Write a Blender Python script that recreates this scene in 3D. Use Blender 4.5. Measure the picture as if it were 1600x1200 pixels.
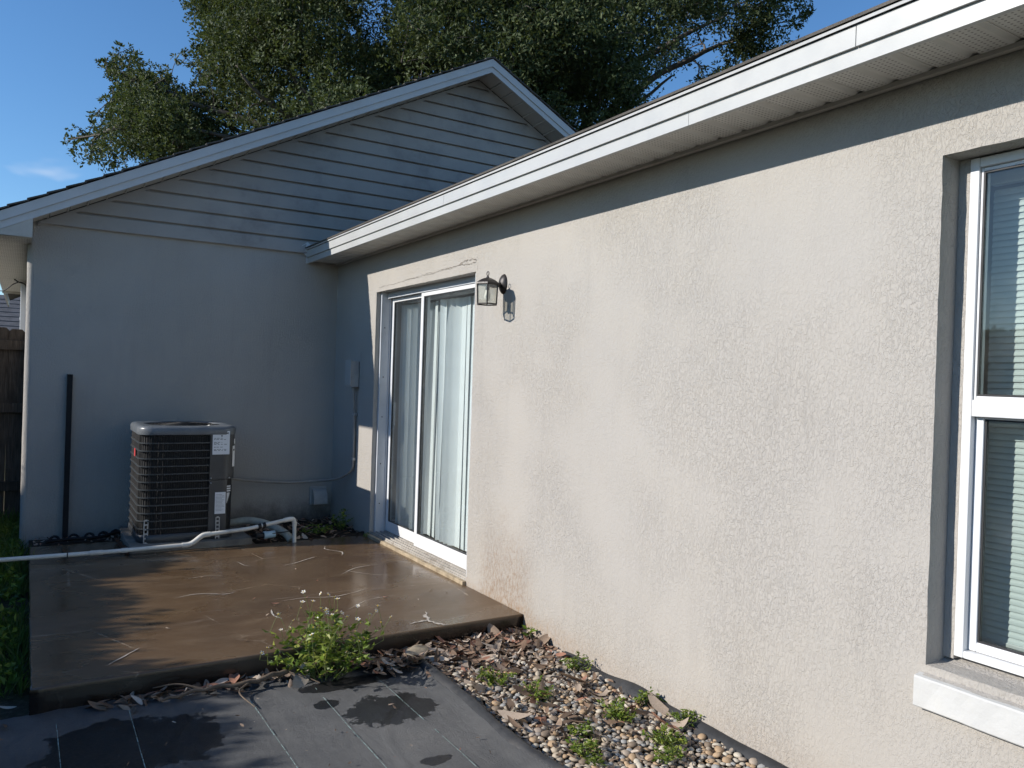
import bpy, bmesh, math, random
import numpy as np
from mathutils import Matrix, Vector, noise
R = math.radians
SC = bpy.context.scene
for _o in list(bpy.data.objects): bpy.data.objects.remove(_o)
COL = SC.collection
random.seed(7); RNG = np.random.default_rng(11)

# ------------------------------------------------------------------ camera
FPX = 1224.35                       # focal length in pixels of the 1600 px wide photograph
YAW, PITCH, ROLL = 0.55396, -0.00466, 0.03213
CAM = np.array([-2.5116, -7.2973, 1.3671])
_fw = np.array([math.sin(YAW)*math.cos(PITCH), math.cos(YAW)*math.cos(PITCH), math.sin(PITCH)])
_rt = np.array([math.cos(YAW), -math.sin(YAW), 0.0]); _up = np.cross(_rt, _fw)
_r = math.cos(ROLL)*_rt + math.sin(ROLL)*_up; _u = -math.sin(ROLL)*_rt + math.cos(ROLL)*_up
cam = bpy.data.cameras.new('camera'); cam_o = bpy.data.objects.new('camera', cam); COL.objects.link(cam_o)
cam.sensor_fit = 'HORIZONTAL'; cam.sensor_width = 36; cam.lens = FPX/1600*36
cam.clip_start = 0.05; cam.clip_end = 2000
cam_o.matrix_world = Matrix(((_r[0], _u[0], -_fw[0], CAM[0]), (_r[1], _u[1], -_fw[1], CAM[1]), (_r[2], _u[2], -_fw[2], CAM[2]), (0, 0, 0, 1)))
SC.camera = cam_o
SC.render.resolution_x, SC.render.resolution_y = 1024, 768

# ------------------------------------------------------------------ sky, sun, exposure
SUN_DIR = Vector((-1.0, 0.271, 0.5)).normalized()          # towards the sun
SUN_EL = math.asin(SUN_DIR.z); SUN_AZ = math.atan2(SUN_DIR.x, SUN_DIR.y)
W = bpy.data.worlds.new('World'); SC.world = W; W.use_nodes = True
wn, wl = W.node_tree.nodes, W.node_tree.links
wn.clear()
sky = wn.new('ShaderNodeTexSky'); sky.sky_type = 'NISHITA'; sky.sun_disc = False
sky.sun_elevation = SUN_EL; sky.sun_rotation = SUN_AZ
sky.altitude = 0; sky.air_density = 1.0; sky.dust_density = 0.05; sky.ozone_density = 5.0
bg = wn.new('ShaderNodeBackground'); bg.inputs['Strength'].default_value = 0.13
wo = wn.new('ShaderNodeOutputWorld')
hsv = wn.new('ShaderNodeHueSaturation'); hsv.inputs['Saturation'].default_value = 1.10
wl.new(sky.outputs[0], hsv.inputs['Color'])
# a few low fair-weather clouds round the horizon
tc = wn.new('ShaderNodeTexCoord'); wm = wn.new('ShaderNodeMapping'); wm.inputs['Scale'].default_value = (1, 1, 2.6); wl.new(tc.outputs['Generated'], wm.inputs[0])
cn = wn.new('ShaderNodeTexNoise'); cn.inputs['Scale'].default_value = 4.1; cn.inputs['Detail'].default_value = 4; cn.inputs['Roughness'].default_value = .58; wl.new(wm.outputs[0], cn.inputs['Vector'])
cm = wn.new('ShaderNodeMapRange'); cm.interpolation_type = 'SMOOTHSTEP'; cm.inputs[1].default_value = .55; cm.inputs[2].default_value = .68; wl.new(cn.outputs['Fac'], cm.inputs[0])
sx = wn.new('ShaderNodeSeparateXYZ'); wl.new(tc.outputs['Generated'], sx.inputs[0])
em = wn.new('ShaderNodeMapRange'); em.interpolation_type = 'SMOOTHSTEP'; em.inputs[1].default_value = .17; em.inputs[2].default_value = .24; em.inputs[3].default_value = .85; em.inputs[4].default_value = 0; wl.new(sx.outputs['Z'], em.inputs[0])
cf_ = wn.new('ShaderNodeMath'); cf_.operation = 'MULTIPLY'; wl.new(cm.outputs[0], cf_.inputs[0]); wl.new(em.outputs[0], cf_.inputs[1])
cmix = wn.new('ShaderNodeMix'); cmix.data_type = 'RGBA'; cmix.inputs[7].default_value = (6.2, 6.3, 6.5, 1); wl.new(cf_.outputs[0], cmix.inputs[0]); wl.new(hsv.outputs[0], cmix.inputs[6])
wl.new(cmix.outputs[2], bg.inputs[0]); wl.new(bg.outputs[0], wo.inputs[0])
sun = bpy.data.lights.new('sun', 'SUN'); sun.energy = 4.6; sun.angle = R(0.53); sun.color = (1.0, 0.945, 0.87)
sun_o = bpy.data.objects.new('sun', sun); COL.objects.link(sun_o)
sun_o.rotation_euler = (-SUN_DIR).to_track_quat('-Z', 'Y').to_euler(); sun_o.location = (-8, 2, 6)
vs = SC.view_settings
vs.view_transform = 'Standard'; vs.look = 'None'; vs.gamma = 1.0; vs.use_curve_mapping = False; vs.exposure = 0.33
SC.render.engine = 'CYCLES'
cy = SC.cycles; cy.use_adaptive_sampling = True; cy.adaptive_threshold = .02; cy.use_denoising = True; cy.max_bounces = 6; cy.diffuse_bounces = 3; cy.glossy_bounces = 3; cy.transmission_bounces = 4; cy.transparent_max_bounces = 10

# ------------------------------------------------------------------ materials
class NT:
    def __init__(s, name):
        s.m = bpy.data.materials.new(name); s.m.use_nodes = True
        s.n = s.m.node_tree.nodes; s.l = s.m.node_tree.links
        s.b = s.n['Principled BSDF']; s.out = s.n['Material Output']; s._c = None
    def node(s, t, **kw):
        n = s.n.new(t)
        for k, v in kw.items(): setattr(n, k, v)
        return n
    def link(s, a, b): s.l.new(a, b)
    def co(s, scale=(1, 1, 1), loc=(0, 0, 0), rot=(0, 0, 0)):
        if s._c is None: s._c = s.node('ShaderNodeTexCoord')
        mp = s.node('ShaderNodeMapping'); s.link(s._c.outputs['Object'], mp.inputs[0])
        mp.inputs['Scale'].default_value = scale; mp.inputs['Location'].default_value = loc; mp.inputs['Rotation'].default_value = rot
        return mp.outputs[0]
    def noise(s, scale, detail=3, rough=.5, vec=None, dist=0.0):
        n = s.node('ShaderNodeTexNoise'); n.inputs['Scale'].default_value = scale; n.inputs['Detail'].default_value = detail
        n.inputs['Roughness'].default_value = rough; n.inputs['Distortion'].default_value = dist
        s.link(vec if vec is not None else s.co(), n.inputs['Vector']); return n.outputs['Fac']
    def voro(s, scale, feature='F1', vec=None, out='Distance', rnd=1.0, dim='3D'):
        n = s.node('ShaderNodeTexVoronoi', feature=feature, voronoi_dimensions=dim); n.inputs['Scale'].default_value = scale; n.inputs['Randomness'].default_value = rnd
        s.link(vec if vec is not None else s.co(), n.inputs['Vector']); return n.outputs[out]
    def ramp(s, fac, a, b, lo=0.0, hi=1.0, smooth=True):
        n = s.node('ShaderNodeMapRange'); n.interpolation_type = 'SMOOTHSTEP' if smooth else 'LINEAR'
        n.inputs[1].default_value = a; n.inputs[2].default_value = b; n.inputs[3].default_value = lo; n.inputs[4].default_value = hi
        s.link(fac, n.inputs[0]); return n.outputs[0]
    def math(s, op, a, b=0.0, c=0.0):
        n = s.node('ShaderNodeMath', operation=op)
        for i, v in enumerate((a, b, c)):
            if hasattr(v, 'is_output'): s.link(v, n.inputs[i])
            else: n.inputs[i].default_value = v
        return n.outputs[0]
    def mix(s, fac, a, b, mode='MIX'):
        n = s.node('ShaderNodeMix', data_type='RGBA', blend_type=mode)
        for inp, v in ((n.inputs[0], fac), (n.inputs[6], a), (n.inputs[7], b)):
            if hasattr(v, 'is_output'): s.link(v, inp)
            else: inp.default_value = v if not isinstance(v, tuple) or len(v) == 4 else (*v, 1)
        return n.outputs[2]
    def xyz(s):
        if s._c is None: s._c = s.node('ShaderNodeTexCoord')
        n = s.node('ShaderNodeSeparateXYZ'); s.link(s._c.outputs['Object'], n.inputs[0]); return n.outputs
    def bump(s, h, strength, dist, prev=None):
        n = s.node('ShaderNodeBump'); n.inputs['Strength'].default_value = strength; n.inputs['Distance'].default_value = dist
        s.link(h, n.inputs['Height'])
        if prev is not None: s.link(prev, n.inputs['Normal'])
        return n.outputs[0]
    def set(s, color=None, rough=None, normal=None, spec=None, metal=None, **kw):
        for key, v in (('Base Color', color), ('Roughness', rough), ('Normal', normal), ('Specular IOR Level', spec), ('Metallic', metal)):
            if v is None: continue
            if hasattr(v, 'is_output'): s.link(v, s.b.inputs[key])
            else: s.b.inputs[key].default_value = (*v, 1) if isinstance(v, tuple) and len(v) == 3 else v
        return s.m

def stucco(name, col, wet_stains=False, moss=False):
    t = NT(name)
    broad = t.noise(0.7, 4, .6); mid = t.noise(5, 4, .6)
    c = t.mix(t.ramp(broad, .3, .7), tuple(v*.96 for v in col), tuple(v*1.04 for v in col))
    c = t.mix(t.ramp(mid, .35, .75, 0, .35), c, (col[0]*1.06, col[1]*1.04, col[2]*1.0))
    c = t.mix(t.ramp(t.noise(.45, 3, .5),   .4, .65, 0, .35), c, (col[0]*.985, col[1]*1.0, col[2]*1.04))
    c = t.mix(t.ramp(t.noise(.6, 3, .5, t.co((1, 1, 1), (7, 3, 2))), .45, .7, 0, .2), c, (col[0]*1.03, col[1]*1.0, col[2]*.96))
    c = t.mix(t.ramp(t.noise(48, 4, .75), .66, .80, 0, .35), c, (col[0]*.55, col[1]*.55, col[2]*.55))
    x, y, z = t.xyz()
    low = t.ramp(t.math('ADD', z, t.math('MULTIPLY', t.noise(3, 4, .6), .5)), -.05, .75, 1, 0)
    streak = t.noise(9, 4, .65, t.co((1, 1, .12)))
    c = t.mix(t.math('MULTIPLY', t.ramp(streak, .5, .8, 0, .22), 1.0), c, (col[0]*.72, col[1]*.72, col[2]*.72))
    if wet_stains:       # rusty splash at the foot of the wall beside the patio corner
        dy = t.math('DIVIDE', t.math('ADD', y, 3.22), .30); dy2 = t.math('MULTIPLY', dy, dy)
        prox = t.ramp(dy2, 0, 1.6, 1, 0)
        hgt = t.ramp(t.math('ADD', z, t.math('MULTIPLY', t.noise(8, 4, .7), .5)), .15, .95, 1, 0)
        sp = t.ramp(t.noise(55, 5, .75, t.co((1, 1, .5))), .42, .66)
        st = t.math('MULTIPLY', t.math('MULTIPLY', prox, hgt), t.math('ADD', t.math('MULTIPLY', sp, .75), .22))
        c = t.mix(t.math('MULTIPLY', st, .9), c, (.20, .115, .058))
        base = t.ramp(t.math('ADD', z, t.math('MULTIPLY', t.noise(14, 4, .7), .16)), .0, .17, 1, 0)
        bs = t.math('MULTIPLY', t.math('MULTIPLY', base, t.ramp(y, -4.6, -3.3, .25, 1)), t.math('ADD', t.math('MULTIPLY', sp, .5), .3))
        c = t.mix(bs, c, (.30, .19, .105))
        l2 = t.math('MULTIPLY', low, .10)
        c = t.mix(l2, c, (.42, .33, .23))
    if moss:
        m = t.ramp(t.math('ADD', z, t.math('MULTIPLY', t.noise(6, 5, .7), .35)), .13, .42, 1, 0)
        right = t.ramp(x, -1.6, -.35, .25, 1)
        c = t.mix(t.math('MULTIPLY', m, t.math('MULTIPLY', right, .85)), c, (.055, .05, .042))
    # dragged knock-down plaster: mostly flat, with thin ragged ridges pulled downwards, rougher in some areas than in others
    patch = t.ramp(t.noise(1.3, 3, .55), .34, .64)
    n1 = t.noise(46, 4, .62, t.co((1, 1, .40)), .3); n2 = t.noise(92, 3, .6, t.co((1, 1, .6)), .4)
    r1 = t.ramp(t.math('ABSOLUTE', t.math('SUBTRACT', n1, .5)), .0, .035, 1, 0)
    r2 = t.ramp(n2, .47, .58)
    h = t.math('ADD', t.math('MULTIPLY', r1, t.math('ADD', t.math('MULTIPLY', patch, .34), .10)), t.math('MULTIPLY', r2, t.math('ADD', t.math('MULTIPLY', patch, .55), .22)))
    h = t.math('ADD', h, t.math('MULTIPLY', t.noise(170, 3, .65), .42))
    nrm = t.bump(h, .68, .0036)
    return t.set(c, .92, nrm, .15)

def simple(name, col, rough=.5, var=.12, nscale=8, bump=0, bscale=60, spec=.4, metal=0.0, dirt=None, dirt_amt=.4, dscale=5):
    t = NT(name)
    c = t.mix(t.ramp(t.noise(nscale, 4, .6), .25, .75), tuple(v*(1-var) for v in col), tuple(min(1, v*(1+var)) for v in col))
    if dirt: c = t.mix(t.ramp(t.noise(dscale, 6, .7), .48, .75, 0, dirt_amt), c, dirt)
    n = t.bump(t.noise(bscale, 4, .6), bump, .003) if bump else None
    rr = t.ramp(t.noise(nscale*2, 3), .3, .7, max(0, rough-.07), min(1, rough+.07))
    return t.set(c, rr, n, spec, metal)

WALLC = (.396, .373, .341)
M = {}
M['stucco'] = stucco('stucco_paint', WALLC, wet_stains=True)
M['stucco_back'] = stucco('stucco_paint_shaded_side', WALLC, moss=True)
M['siding'] = simple('painted_lap_siding', (.34, .322, .30), .5, .06, 2.5, .12, 90, .3, dirt=(.10, .10, .105), dirt_amt=.55, dscale=1.6)
M['fascia'] = simple('white_aluminium_fascia', (.43, .435, .425), .38, .03, 3, .05, 25, .5, dirt=(.5, .48, .43), dirt_amt=.18)
M['rake'] = simple('grey_aluminium_rake', (.52, .525, .525), .4, .04, 3, .05, 25, .5, dirt=(.35, .33, .3), dirt_amt=.25)
def soffit_mat():
    t = NT('perforated_soffit_vinyl')
    v = t.voro(58, vec=t.co((1, 1, 1)), rnd=0.0, dim='2D')
    dots = t.ramp(v, .18, .26, 1, 0)
    c = t.mix(t.ramp(t.noise(5, 4), .3, .7), (.53, .515, .475), (.62, .605, .56))
    c = t.mix(t.ramp(t.noise(2.2, 5, .7), .5, .8, 0, .35), c, (.34, .31, .26))
    x, y, z = t.xyz(); fr = t.math('FRACT', t.math('DIVIDE', y, .132))
    flat = t.math('MULTIPLY', t.ramp(fr, .16, .20), t.ramp(fr, .82, .86, 1, 0))
    dots = t.math('MULTIPLY', dots, flat)
    c = t.mix(t.math('MULTIPLY', dots, .7), c, (.10, .09, .08))
    return t.set(c, .5, t.bump(t.math('SUBTRACT', 1.0, dots), .4, .002), .35)
M['soffit'] = soffit_mat()
M['plain_soffit'] = simple('plain_soffit_vinyl', (.50, .47, .42), .5, .06, 4, dirt=(.3, .27, .22))
def shingle_mat(name, col):
    t = NT(name)
    c = t.mix(t.ramp(t.noise(4, 5, .6), .3, .7), tuple(v*.7 for v in col), tuple(v*1.3 for v in col))
    c = t.mix(t.ramp(t.noise(260, 2), .45, .7), c, tuple(v*1.8 for v in col))
    return t.set(c, .95, t.bump(t.noise(220, 3), .6, .004), .1)
M['shingle'] = shingle_mat('asphalt_shingle', (.085, .078, .07))
M['shingle_far'] = shingle_mat('asphalt_shingle_grey', (.10, .10, .105))
M['white_alu'] = simple('white_painted_aluminium', (.68, .685, .69), .35, .03, 6, .03, 30, .5, dirt=(.5, .47, .42), dirt_amt=.12)
M['grey_alu'] = simple('grey_jamb_aluminium', (.50, .52, .545), .4, .05, 6, .03, 30, .5, dirt=(.3, .29, .27), dirt_amt=.2)
M['track'] = simple('dirty_door_track', (.36, .335, .30), .55, .15, 12, .2, 60, .3, dirt=(.12, .09, .06), dirt_amt=.7, dscale=9)
M['gasket'] = simple('black_gasket', (.025, .025, .027), .6, .2)
M['room'] = simple('room_paint', (.42, .40, .37), .8, .05)
M['room_floor'] = simple('room_tile', (.22, .21, .20), .3, .15, 3)
M['blind'] = simple('vinyl_blind_slat', (.70, .735, .74), .42, .03, 3, spec=.4)
_b = M['blind'].node_tree.nodes['Principled BSDF']; _b.inputs['Subsurface Weight'].default_value = 0.0
def glass_mat(name, tint=(.955, .975, .97), boost=1.0, cloud=0.0):
    t = NT(name)
    lw = t.node('ShaderNodeLayerWeight'); lw.inputs[0].default_value = .5
    f = t.math('POWER', lw.outputs['Facing'], 4.8)
    f = t.math('ADD', t.math('MULTIPLY', f, .9), .042*boost)
    tr = t.node('ShaderNodeBsdfTransparent'); tr.inputs[0].default_value = (*tint, 1)
    gl = t.node('ShaderNodeBsdfGlossy'); gl.inputs['Roughness'].default_value = .015; gl.inputs[0].default_value = (1, 1, 1, 1)
    df = t.node('ShaderNodeBsdfDiffuse'); df.inputs[0].default_value = (.5, .5, .48, 1)
    m0 = t.node('ShaderNodeMixShader'); t.link(t.ramp(t.noise(3, 5, .7), .45, .8, .012+cloud, .05+cloud*1.3), m0.inputs[0]); t.link(tr.outputs[0], m0.inputs[1]); t.link(df.outputs[0], m0.inputs[2])
    mx = t.node('ShaderNodeMixShader'); t.link(f, mx.inputs[0]); t.link(m0.outputs[0], mx.inputs[1]); t.link(gl.outputs[0], mx.inputs[2])
    t.link(mx.outputs[0], t.out.inputs[0]); return t.m
M['glass'] = glass_mat('window_glass')
M['window_glass'] = glass_mat('grey_window_glass', (.80, .835, .82), 1.0)
M['lamp_glass'] = glass_mat('lantern_glass', (.93, .93, .88), 1.3, .22)
M['bronze'] = simple('dark_bronze_metal', (.035, .031, .03), .42, .25, 30, .1, 80, .5, .3)
M['bulb'] = simple('frosted_bulb', (.75, .74, .68), .35, .03)
def slab_mat():
    t = NT('brown_painted_concrete')
    a = t.noise(1.3, 5, .6); b = t.noise(9, 5, .65, t.co((.35, 1, 1), rot=(0, 0, .12))); g = t.noise(60, 4, .6)
    c = t.mix(t.ramp(a, .3, .7), (.088, .054, .029), (.132, .083, .044))
    c = t.mix(t.ramp(b, .45, .75, 0, .5), c, (.170, .118, .070))
    c = t.mix(t.ramp(g, .5, .8, 0, .3), c, (.06, .038, .022))
    # brushed pale scuffs and hairline cracks, worn paint
    sc = t.noise(3.2, 7, .72, t.co((.22, 1.5, 1), rot=(0, 0, .16)), .6)
    c = t.mix(t.ramp(sc, .60, .74, 0, .55), c, (.27, .225, .18))
    ed = t.voro(1.55, 'DISTANCE_TO_EDGE', t.co((1, 1, 1), rot=(0, 0, .5)))
    wob = t.math('ADD', ed, t.math('MULTIPLY', t.math('SUBTRACT', t.noise(11, 4, .7), .5), .05))
    crack = t.ramp(t.math('ABSOLUTE', wob), .0, .007, 1, 0)
    gate = t.ramp(t.noise(2.3, 3, .6), .5, .62)
    c = t.mix(t.math('MULTIPLY', crack, t.math('MULTIPLY', gate, .7)), c, (.38, .31, .23))
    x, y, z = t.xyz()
    c = t.mix(t.ramp(z, -.022, -.006, .92, 0), c, (.010, .007, .006))  # front face darkened to near black, its shade put into the colour
    wet = t.ramp(t.noise(1.1, 4, .6, t.co((.6, 1, 1))), .36, .62)
    r = t.ramp(wet, 0, 1, .15, .40)
    r = t.math('ADD', r, t.math('MULTIPLY', t.math('SUBTRACT', b, .5), .25))
    nrm = t.bump(t.math('ADD', t.noise(24, 4, .6, t.co((.5, 1, 1))), t.math('MULTIPLY', g, .4)), .16, .004)
    return t.set(c, r, nrm, .55)
M['slab'] = slab_mat()
M['scar'] = simple('exposed_pale_concrete', (.42, .38, .33), .9, .2, 40)
M['concrete'] = simple('bare_concrete_pad', (.20, .185, .16), .9, .25, 9, .5, 70, .15, dirt=(.06, .055, .045))
M['sill_dirty'] = simple('stained_sill_concrete', (.36, .29, .20), .9, .25, 14, .6, 60, .15, dirt=(.10, .07, .045), dirt_amt=.7, dscale=12)
M['sill_white'] = simple('white_sill_paint', (.52, .52, .505), .75, .04, 6, .9, 26, .25, dirt=(.6, .57, .48), dirt_amt=.25)
M['crackline'] = simple('plaster_crack', (.20, .175, .15), .95, .2)
M['patch_plaster'] = simple('plaster_patch_lip', (.40, .36, .31), .95, .1, 12, .6, 50, .1)
def ground_mat():
    t = NT('soil_and_turf')
    c = t.mix(t.ramp(t.noise(2.2, 6, .65), .35, .65), (.055, .04, .027), (.045, .062, .02))
    c = t.mix(t.ramp(t.noise(34, 4, .6), .45, .75), c, (.10, .08, .055))
    return t.set(c, .95, t.bump(t.noise(45, 5, .65), .8, .02), .15)
M['ground'] = ground_mat()
M['soil'] = simple('dark_soil', (.035, .027, .02), .95, .4, 18, .9, 70, .1, dirt=(.09, .07, .05), dirt_amt=.5, dscale=30)
def fabric_mat():
    t = NT('woven_weed_fabric')
    c = t.mix(t.ramp(t.noise(2.4, 5, .65), .3, .7), (.075, .077, .080), (.118, .12, .122))
    c = t.mix(t.ramp(t.noise(7, 6, .7, t.co((2, .35, 1))), .5, .8, 0, .5), c, (.15, .15, .145))
    c = t.mix(t.ramp(t.noise(130, 3, .6), .5, .75, 0, .35), c, (.03, .03, .032))
    x, y, z = t.xyz()
    wob = t.noise(5, 5, .65); wob2 = t.noise(16, 4, .65)
    def blob(cx, cy, rx, ry, amp=.9):
        dx = t.math('DIVIDE', t.math('SUBTRACT', x, cx), rx); dy = t.math('DIVIDE', t.math('SUBTRACT', y, cy), ry)
        d = t.math('ADD', t.math('MULTIPLY', dx, dx), t.math('MULTIPLY', dy, dy))
        d = t.math('ADD', d, t.math('MULTIPLY', t.math('SUBTRACT', wob, .5), 4.2*amp)); d = t.math('ADD', d, t.math('MULTIPLY', t.math('SUBTRACT', wob2, .5), 2.0*amp))
        return t.ramp(d, .9, 1.05, 1, 0)
    wet = blob(-1.10, -4.07, .20, .17)
    for a in ((-2.12, -3.93, .34, .25), (-1.34, -3.92, .06, .05), (-1.14, -4.60, .06, .035), (-1.2, -3.72, .25, .06), (-.55, -4.1, .02, .02)):
        wet = t.math('MAXIMUM', wet, blob(*a))
    c = t.mix(wet, c, (.018, .018, .019))
    dust = t.math('MULTIPLY', t.ramp(t.noise(1.2, 4, .6), .45, .7, 0, .35), t.math('SUBTRACT', 1.0, wet))
    c = t.mix(dust, c, (.16, .155, .145))
    weave = t.node('ShaderNodeTexWave'); weave.inputs['Scale'].default_value = 90; weave.inputs['Distortion'].default_value = 1.2; t.link(t.co(), weave.inputs[0])
    h = t.math('ADD', t.math('MULTIPLY', weave.outputs['Fac'], .25), t.noise(22, 5, .6, t.co((1.6, .5, 1))))
    r = t.math('SUBTRACT', .62, t.math('MULTIPLY', wet, .34))
    return t.set(c, r, t.bump(h, .8, .012), .4)
M['fabric'] = fabric_mat()
M['fabric_edge'] = simple('black_fabric_edge', (.035, .036, .038), .6, .25, 14, .5, 40, .3, dirt=(.11, .10, .09), dirt_amt=.35)
M['thread'] = simple('teal_marking_thread', (.24, .33, .31), .7, .4, 30)
M['pvc'] = simple('white_pvc', (.66, .64, .58), .4, .08, 9, .1, 60, .45, dirt=(.30, .25, .19), dirt_amt=.4)
M['pvc_grey'] = simple('grey_insulation_foam', (.33, .335, .29), .7, .2, 12, .5, 70, .2, dirt=(.12, .11, .09))
M['pvc_blue'] = simple('pale_blue_plastic', (.36, .50, .58), .35, .1)
M['conduit'] = simple('grey_painted_conduit', (.30, .285, .26), .55, .12, 12)
M['box_grey'] = simple('weathered_grey_box', (.38, .375, .36), .5, .12, 10, .1, 50, .4, dirt=(.22, .2, .18), dirt_amt=.3)
M['ac_paint'] = simple('charcoal_enamel', (.045, .048, .051), .38, .08, 5, .05, 60, .5, dirt=(.12, .115, .11), dirt_amt=.2)
M['ac_lid'] = simple('grey_enamel_lid', (.115, .127, .138), .35, .08, 5, .05, 60, .5, dirt=(.3, .29, .27), dirt_amt=.25)
M['ac_band'] = simple('light_grey_enamel_band', (.048, .054, .058), .35, .06, 8)
M['coil'] = simple('dark_coil_fins', (.012, .0125, .013), .6, .3, 20)
M['wire'] = simple('black_wire', (.014, .014, .015), .55, .2)
M['galv'] = simple('galvanised_strap', (.42, .43, .44), .4, .15, 30, metal=.6)
M['label'] = simple('white_label_paper', (.72, .73, .74), .5, .03)
M['ink'] = simple('black_ink', (.02, .02, .022), .6, .1)
M['red'] = simple('red_sticker', (.55, .06, .06), .45, .1)
M['black_steel'] = simple('black_painted_steel', (.008, .009, .011), .6, .25, 20, .1, 60, .25)
def wood_mat(name, col):
    t = NT(name)
    g = t.noise(9, 6, .65, t.co((9, 9, .5)), .4)
    c = t.mix(t.ramp(g, .3, .7), tuple(v*.55 for v in col), tuple(v*1.35 for v in col))
    c = t.mix(t.ramp(t.noise(3, 4), .45, .7, 0, .6), c, tuple(v*.4 for v in col))
    return t.set(c, .9, t.bump(g, .6, .006), .15)
M['wood'] = wood_mat('weathered_fence_wood', (.10, .078, .06))
M['rust'] = simple('rusty_iron', (.10, .05, .03), .8, .4, 30, .5, 80)
M['bark'] = simple('oak_bark', (.12, .105, .09), .95, .35, 6, .9, 14, .1, dirt=(.19, .18, .165), dirt_amt=.55)
def leaf_mat(name, cols, rough=.4, trans=.25):
    t = NT(name)
    at = t.node('ShaderNodeAttribute', attribute_name='tone')
    cr = t.node('ShaderNodeValToRGB'); t.link(at.outputs['Fac'], cr.inputs[0])
    el = cr.color_ramp.elements
    for i, (p, c) in enumerate(cols):
        e = el[i] if i < 2 else el.new(p)
        e.position = p; e.color = (*c, 1)
    t.set(cr.outputs[0], rough, None, .32)
    tl = t.node('ShaderNodeBsdfTranslucent'); t.link(t.mix(.5, cr.outputs[0], (.16, .20, .03)), tl.inputs[0])
    mx = t.node('ShaderNodeMixShader'); mx.inputs[0].default_value = trans
    t.link(t.b.outputs[0], mx.inputs[1]); t.link(tl.outputs[0], mx.inputs[2]); t.link(mx.outputs[0], t.out.inputs[0])
    return t.m
M['oak_leaf'] = leaf_mat('live_oak_leaf', [(0, (.034, .050, .020)), (.45, (.065, .090, .034)), (.8, (.10, .125, .05)), (1, (.14, .15, .075))], .62, .25)
M['weed_leaf'] = leaf_mat('weed_leaf', [(0, (.065, .12, .014)), (.6, (.15, .22, .026)), (1, (.28, .30, .06))], .45, .3)
M['grass'] = leaf_mat('grass_blade', [(0, (.05, .10, .018)), (.6, (.10, .18, .03)), (1, (.22, .22, .08))], .55, .45)
M['stem'] = simple('green_stem', (.12, .15, .05), .6, .25, 20)
M['petal'] = simple('white_petal', (.80, .80, .74), .6, .05)
M['pollen'] = simple('yellow_flower_centre', (.70, .48, .05), .7, .15)
def per_object(name, cols, rough=.7, bump=.4, bscale=60, spec=.3):
    t = NT(name)
    oi = t.node('ShaderNodeObjectInfo'); at = t.node('ShaderNodeAttribute', attribute_name='tone')
    f = t.math('FRACT', t.math('ADD', oi.outputs['Random'], at.outputs['Fac']))
    cr = t.node('ShaderNodeValToRGB'); t.link(f, cr.inputs[0]); cr.color_ramp.interpolation = 'CONSTANT'
    el = cr.color_ramp.elements
    for i, c in enumerate(cols):
        e = el[i] if i < 2 else el.new(i/len(cols))
        e.position = i/len(cols); e.color = (*c, 1)
    c = t.mix(t.ramp(t.noise(40, 4, .6), .35, .7, 0, .5), cr.outputs[0], t.mix(1.0, cr.outputs[0], (.6, .57, .52), 'MULTIPLY'))
    return t.set(c, rough, t.bump(t.noise(bscale, 4, .6), bump, .002), spec)
M['pebble'] = per_object('river_pebble', [(.37, .31, .235), (.46, .39, .30), (.26, .235, .21), (.41, .29, .18), (.32, .32, .31), (.54, .49, .40), (.22, .17, .125), (.40, .33, .26), (.45, .32, .20), (.30, .275, .24), (.49, .44, .36)], .62, .25, 90)
M['deadleaf'] = per_object('dry_dead_leaf', [(.19, .13, .09), (.30, .22, .16), (.13, .09, .065), (.40, .32, .25), (.22, .145, .10), (.48, .41, .34), (.10, .07, .05), (.29, .22, .17), (.31, .16, .11)], .8, .5, 60, .2)
M['stone'] = simple('tan_flat_stone', (.34, .28, .20), .85, .2, 14, .5, 50, .2)
M['twig'] = simple('dry_twig', (.15, .115, .085), .9, .3, 20, .5, 60, .1)

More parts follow.
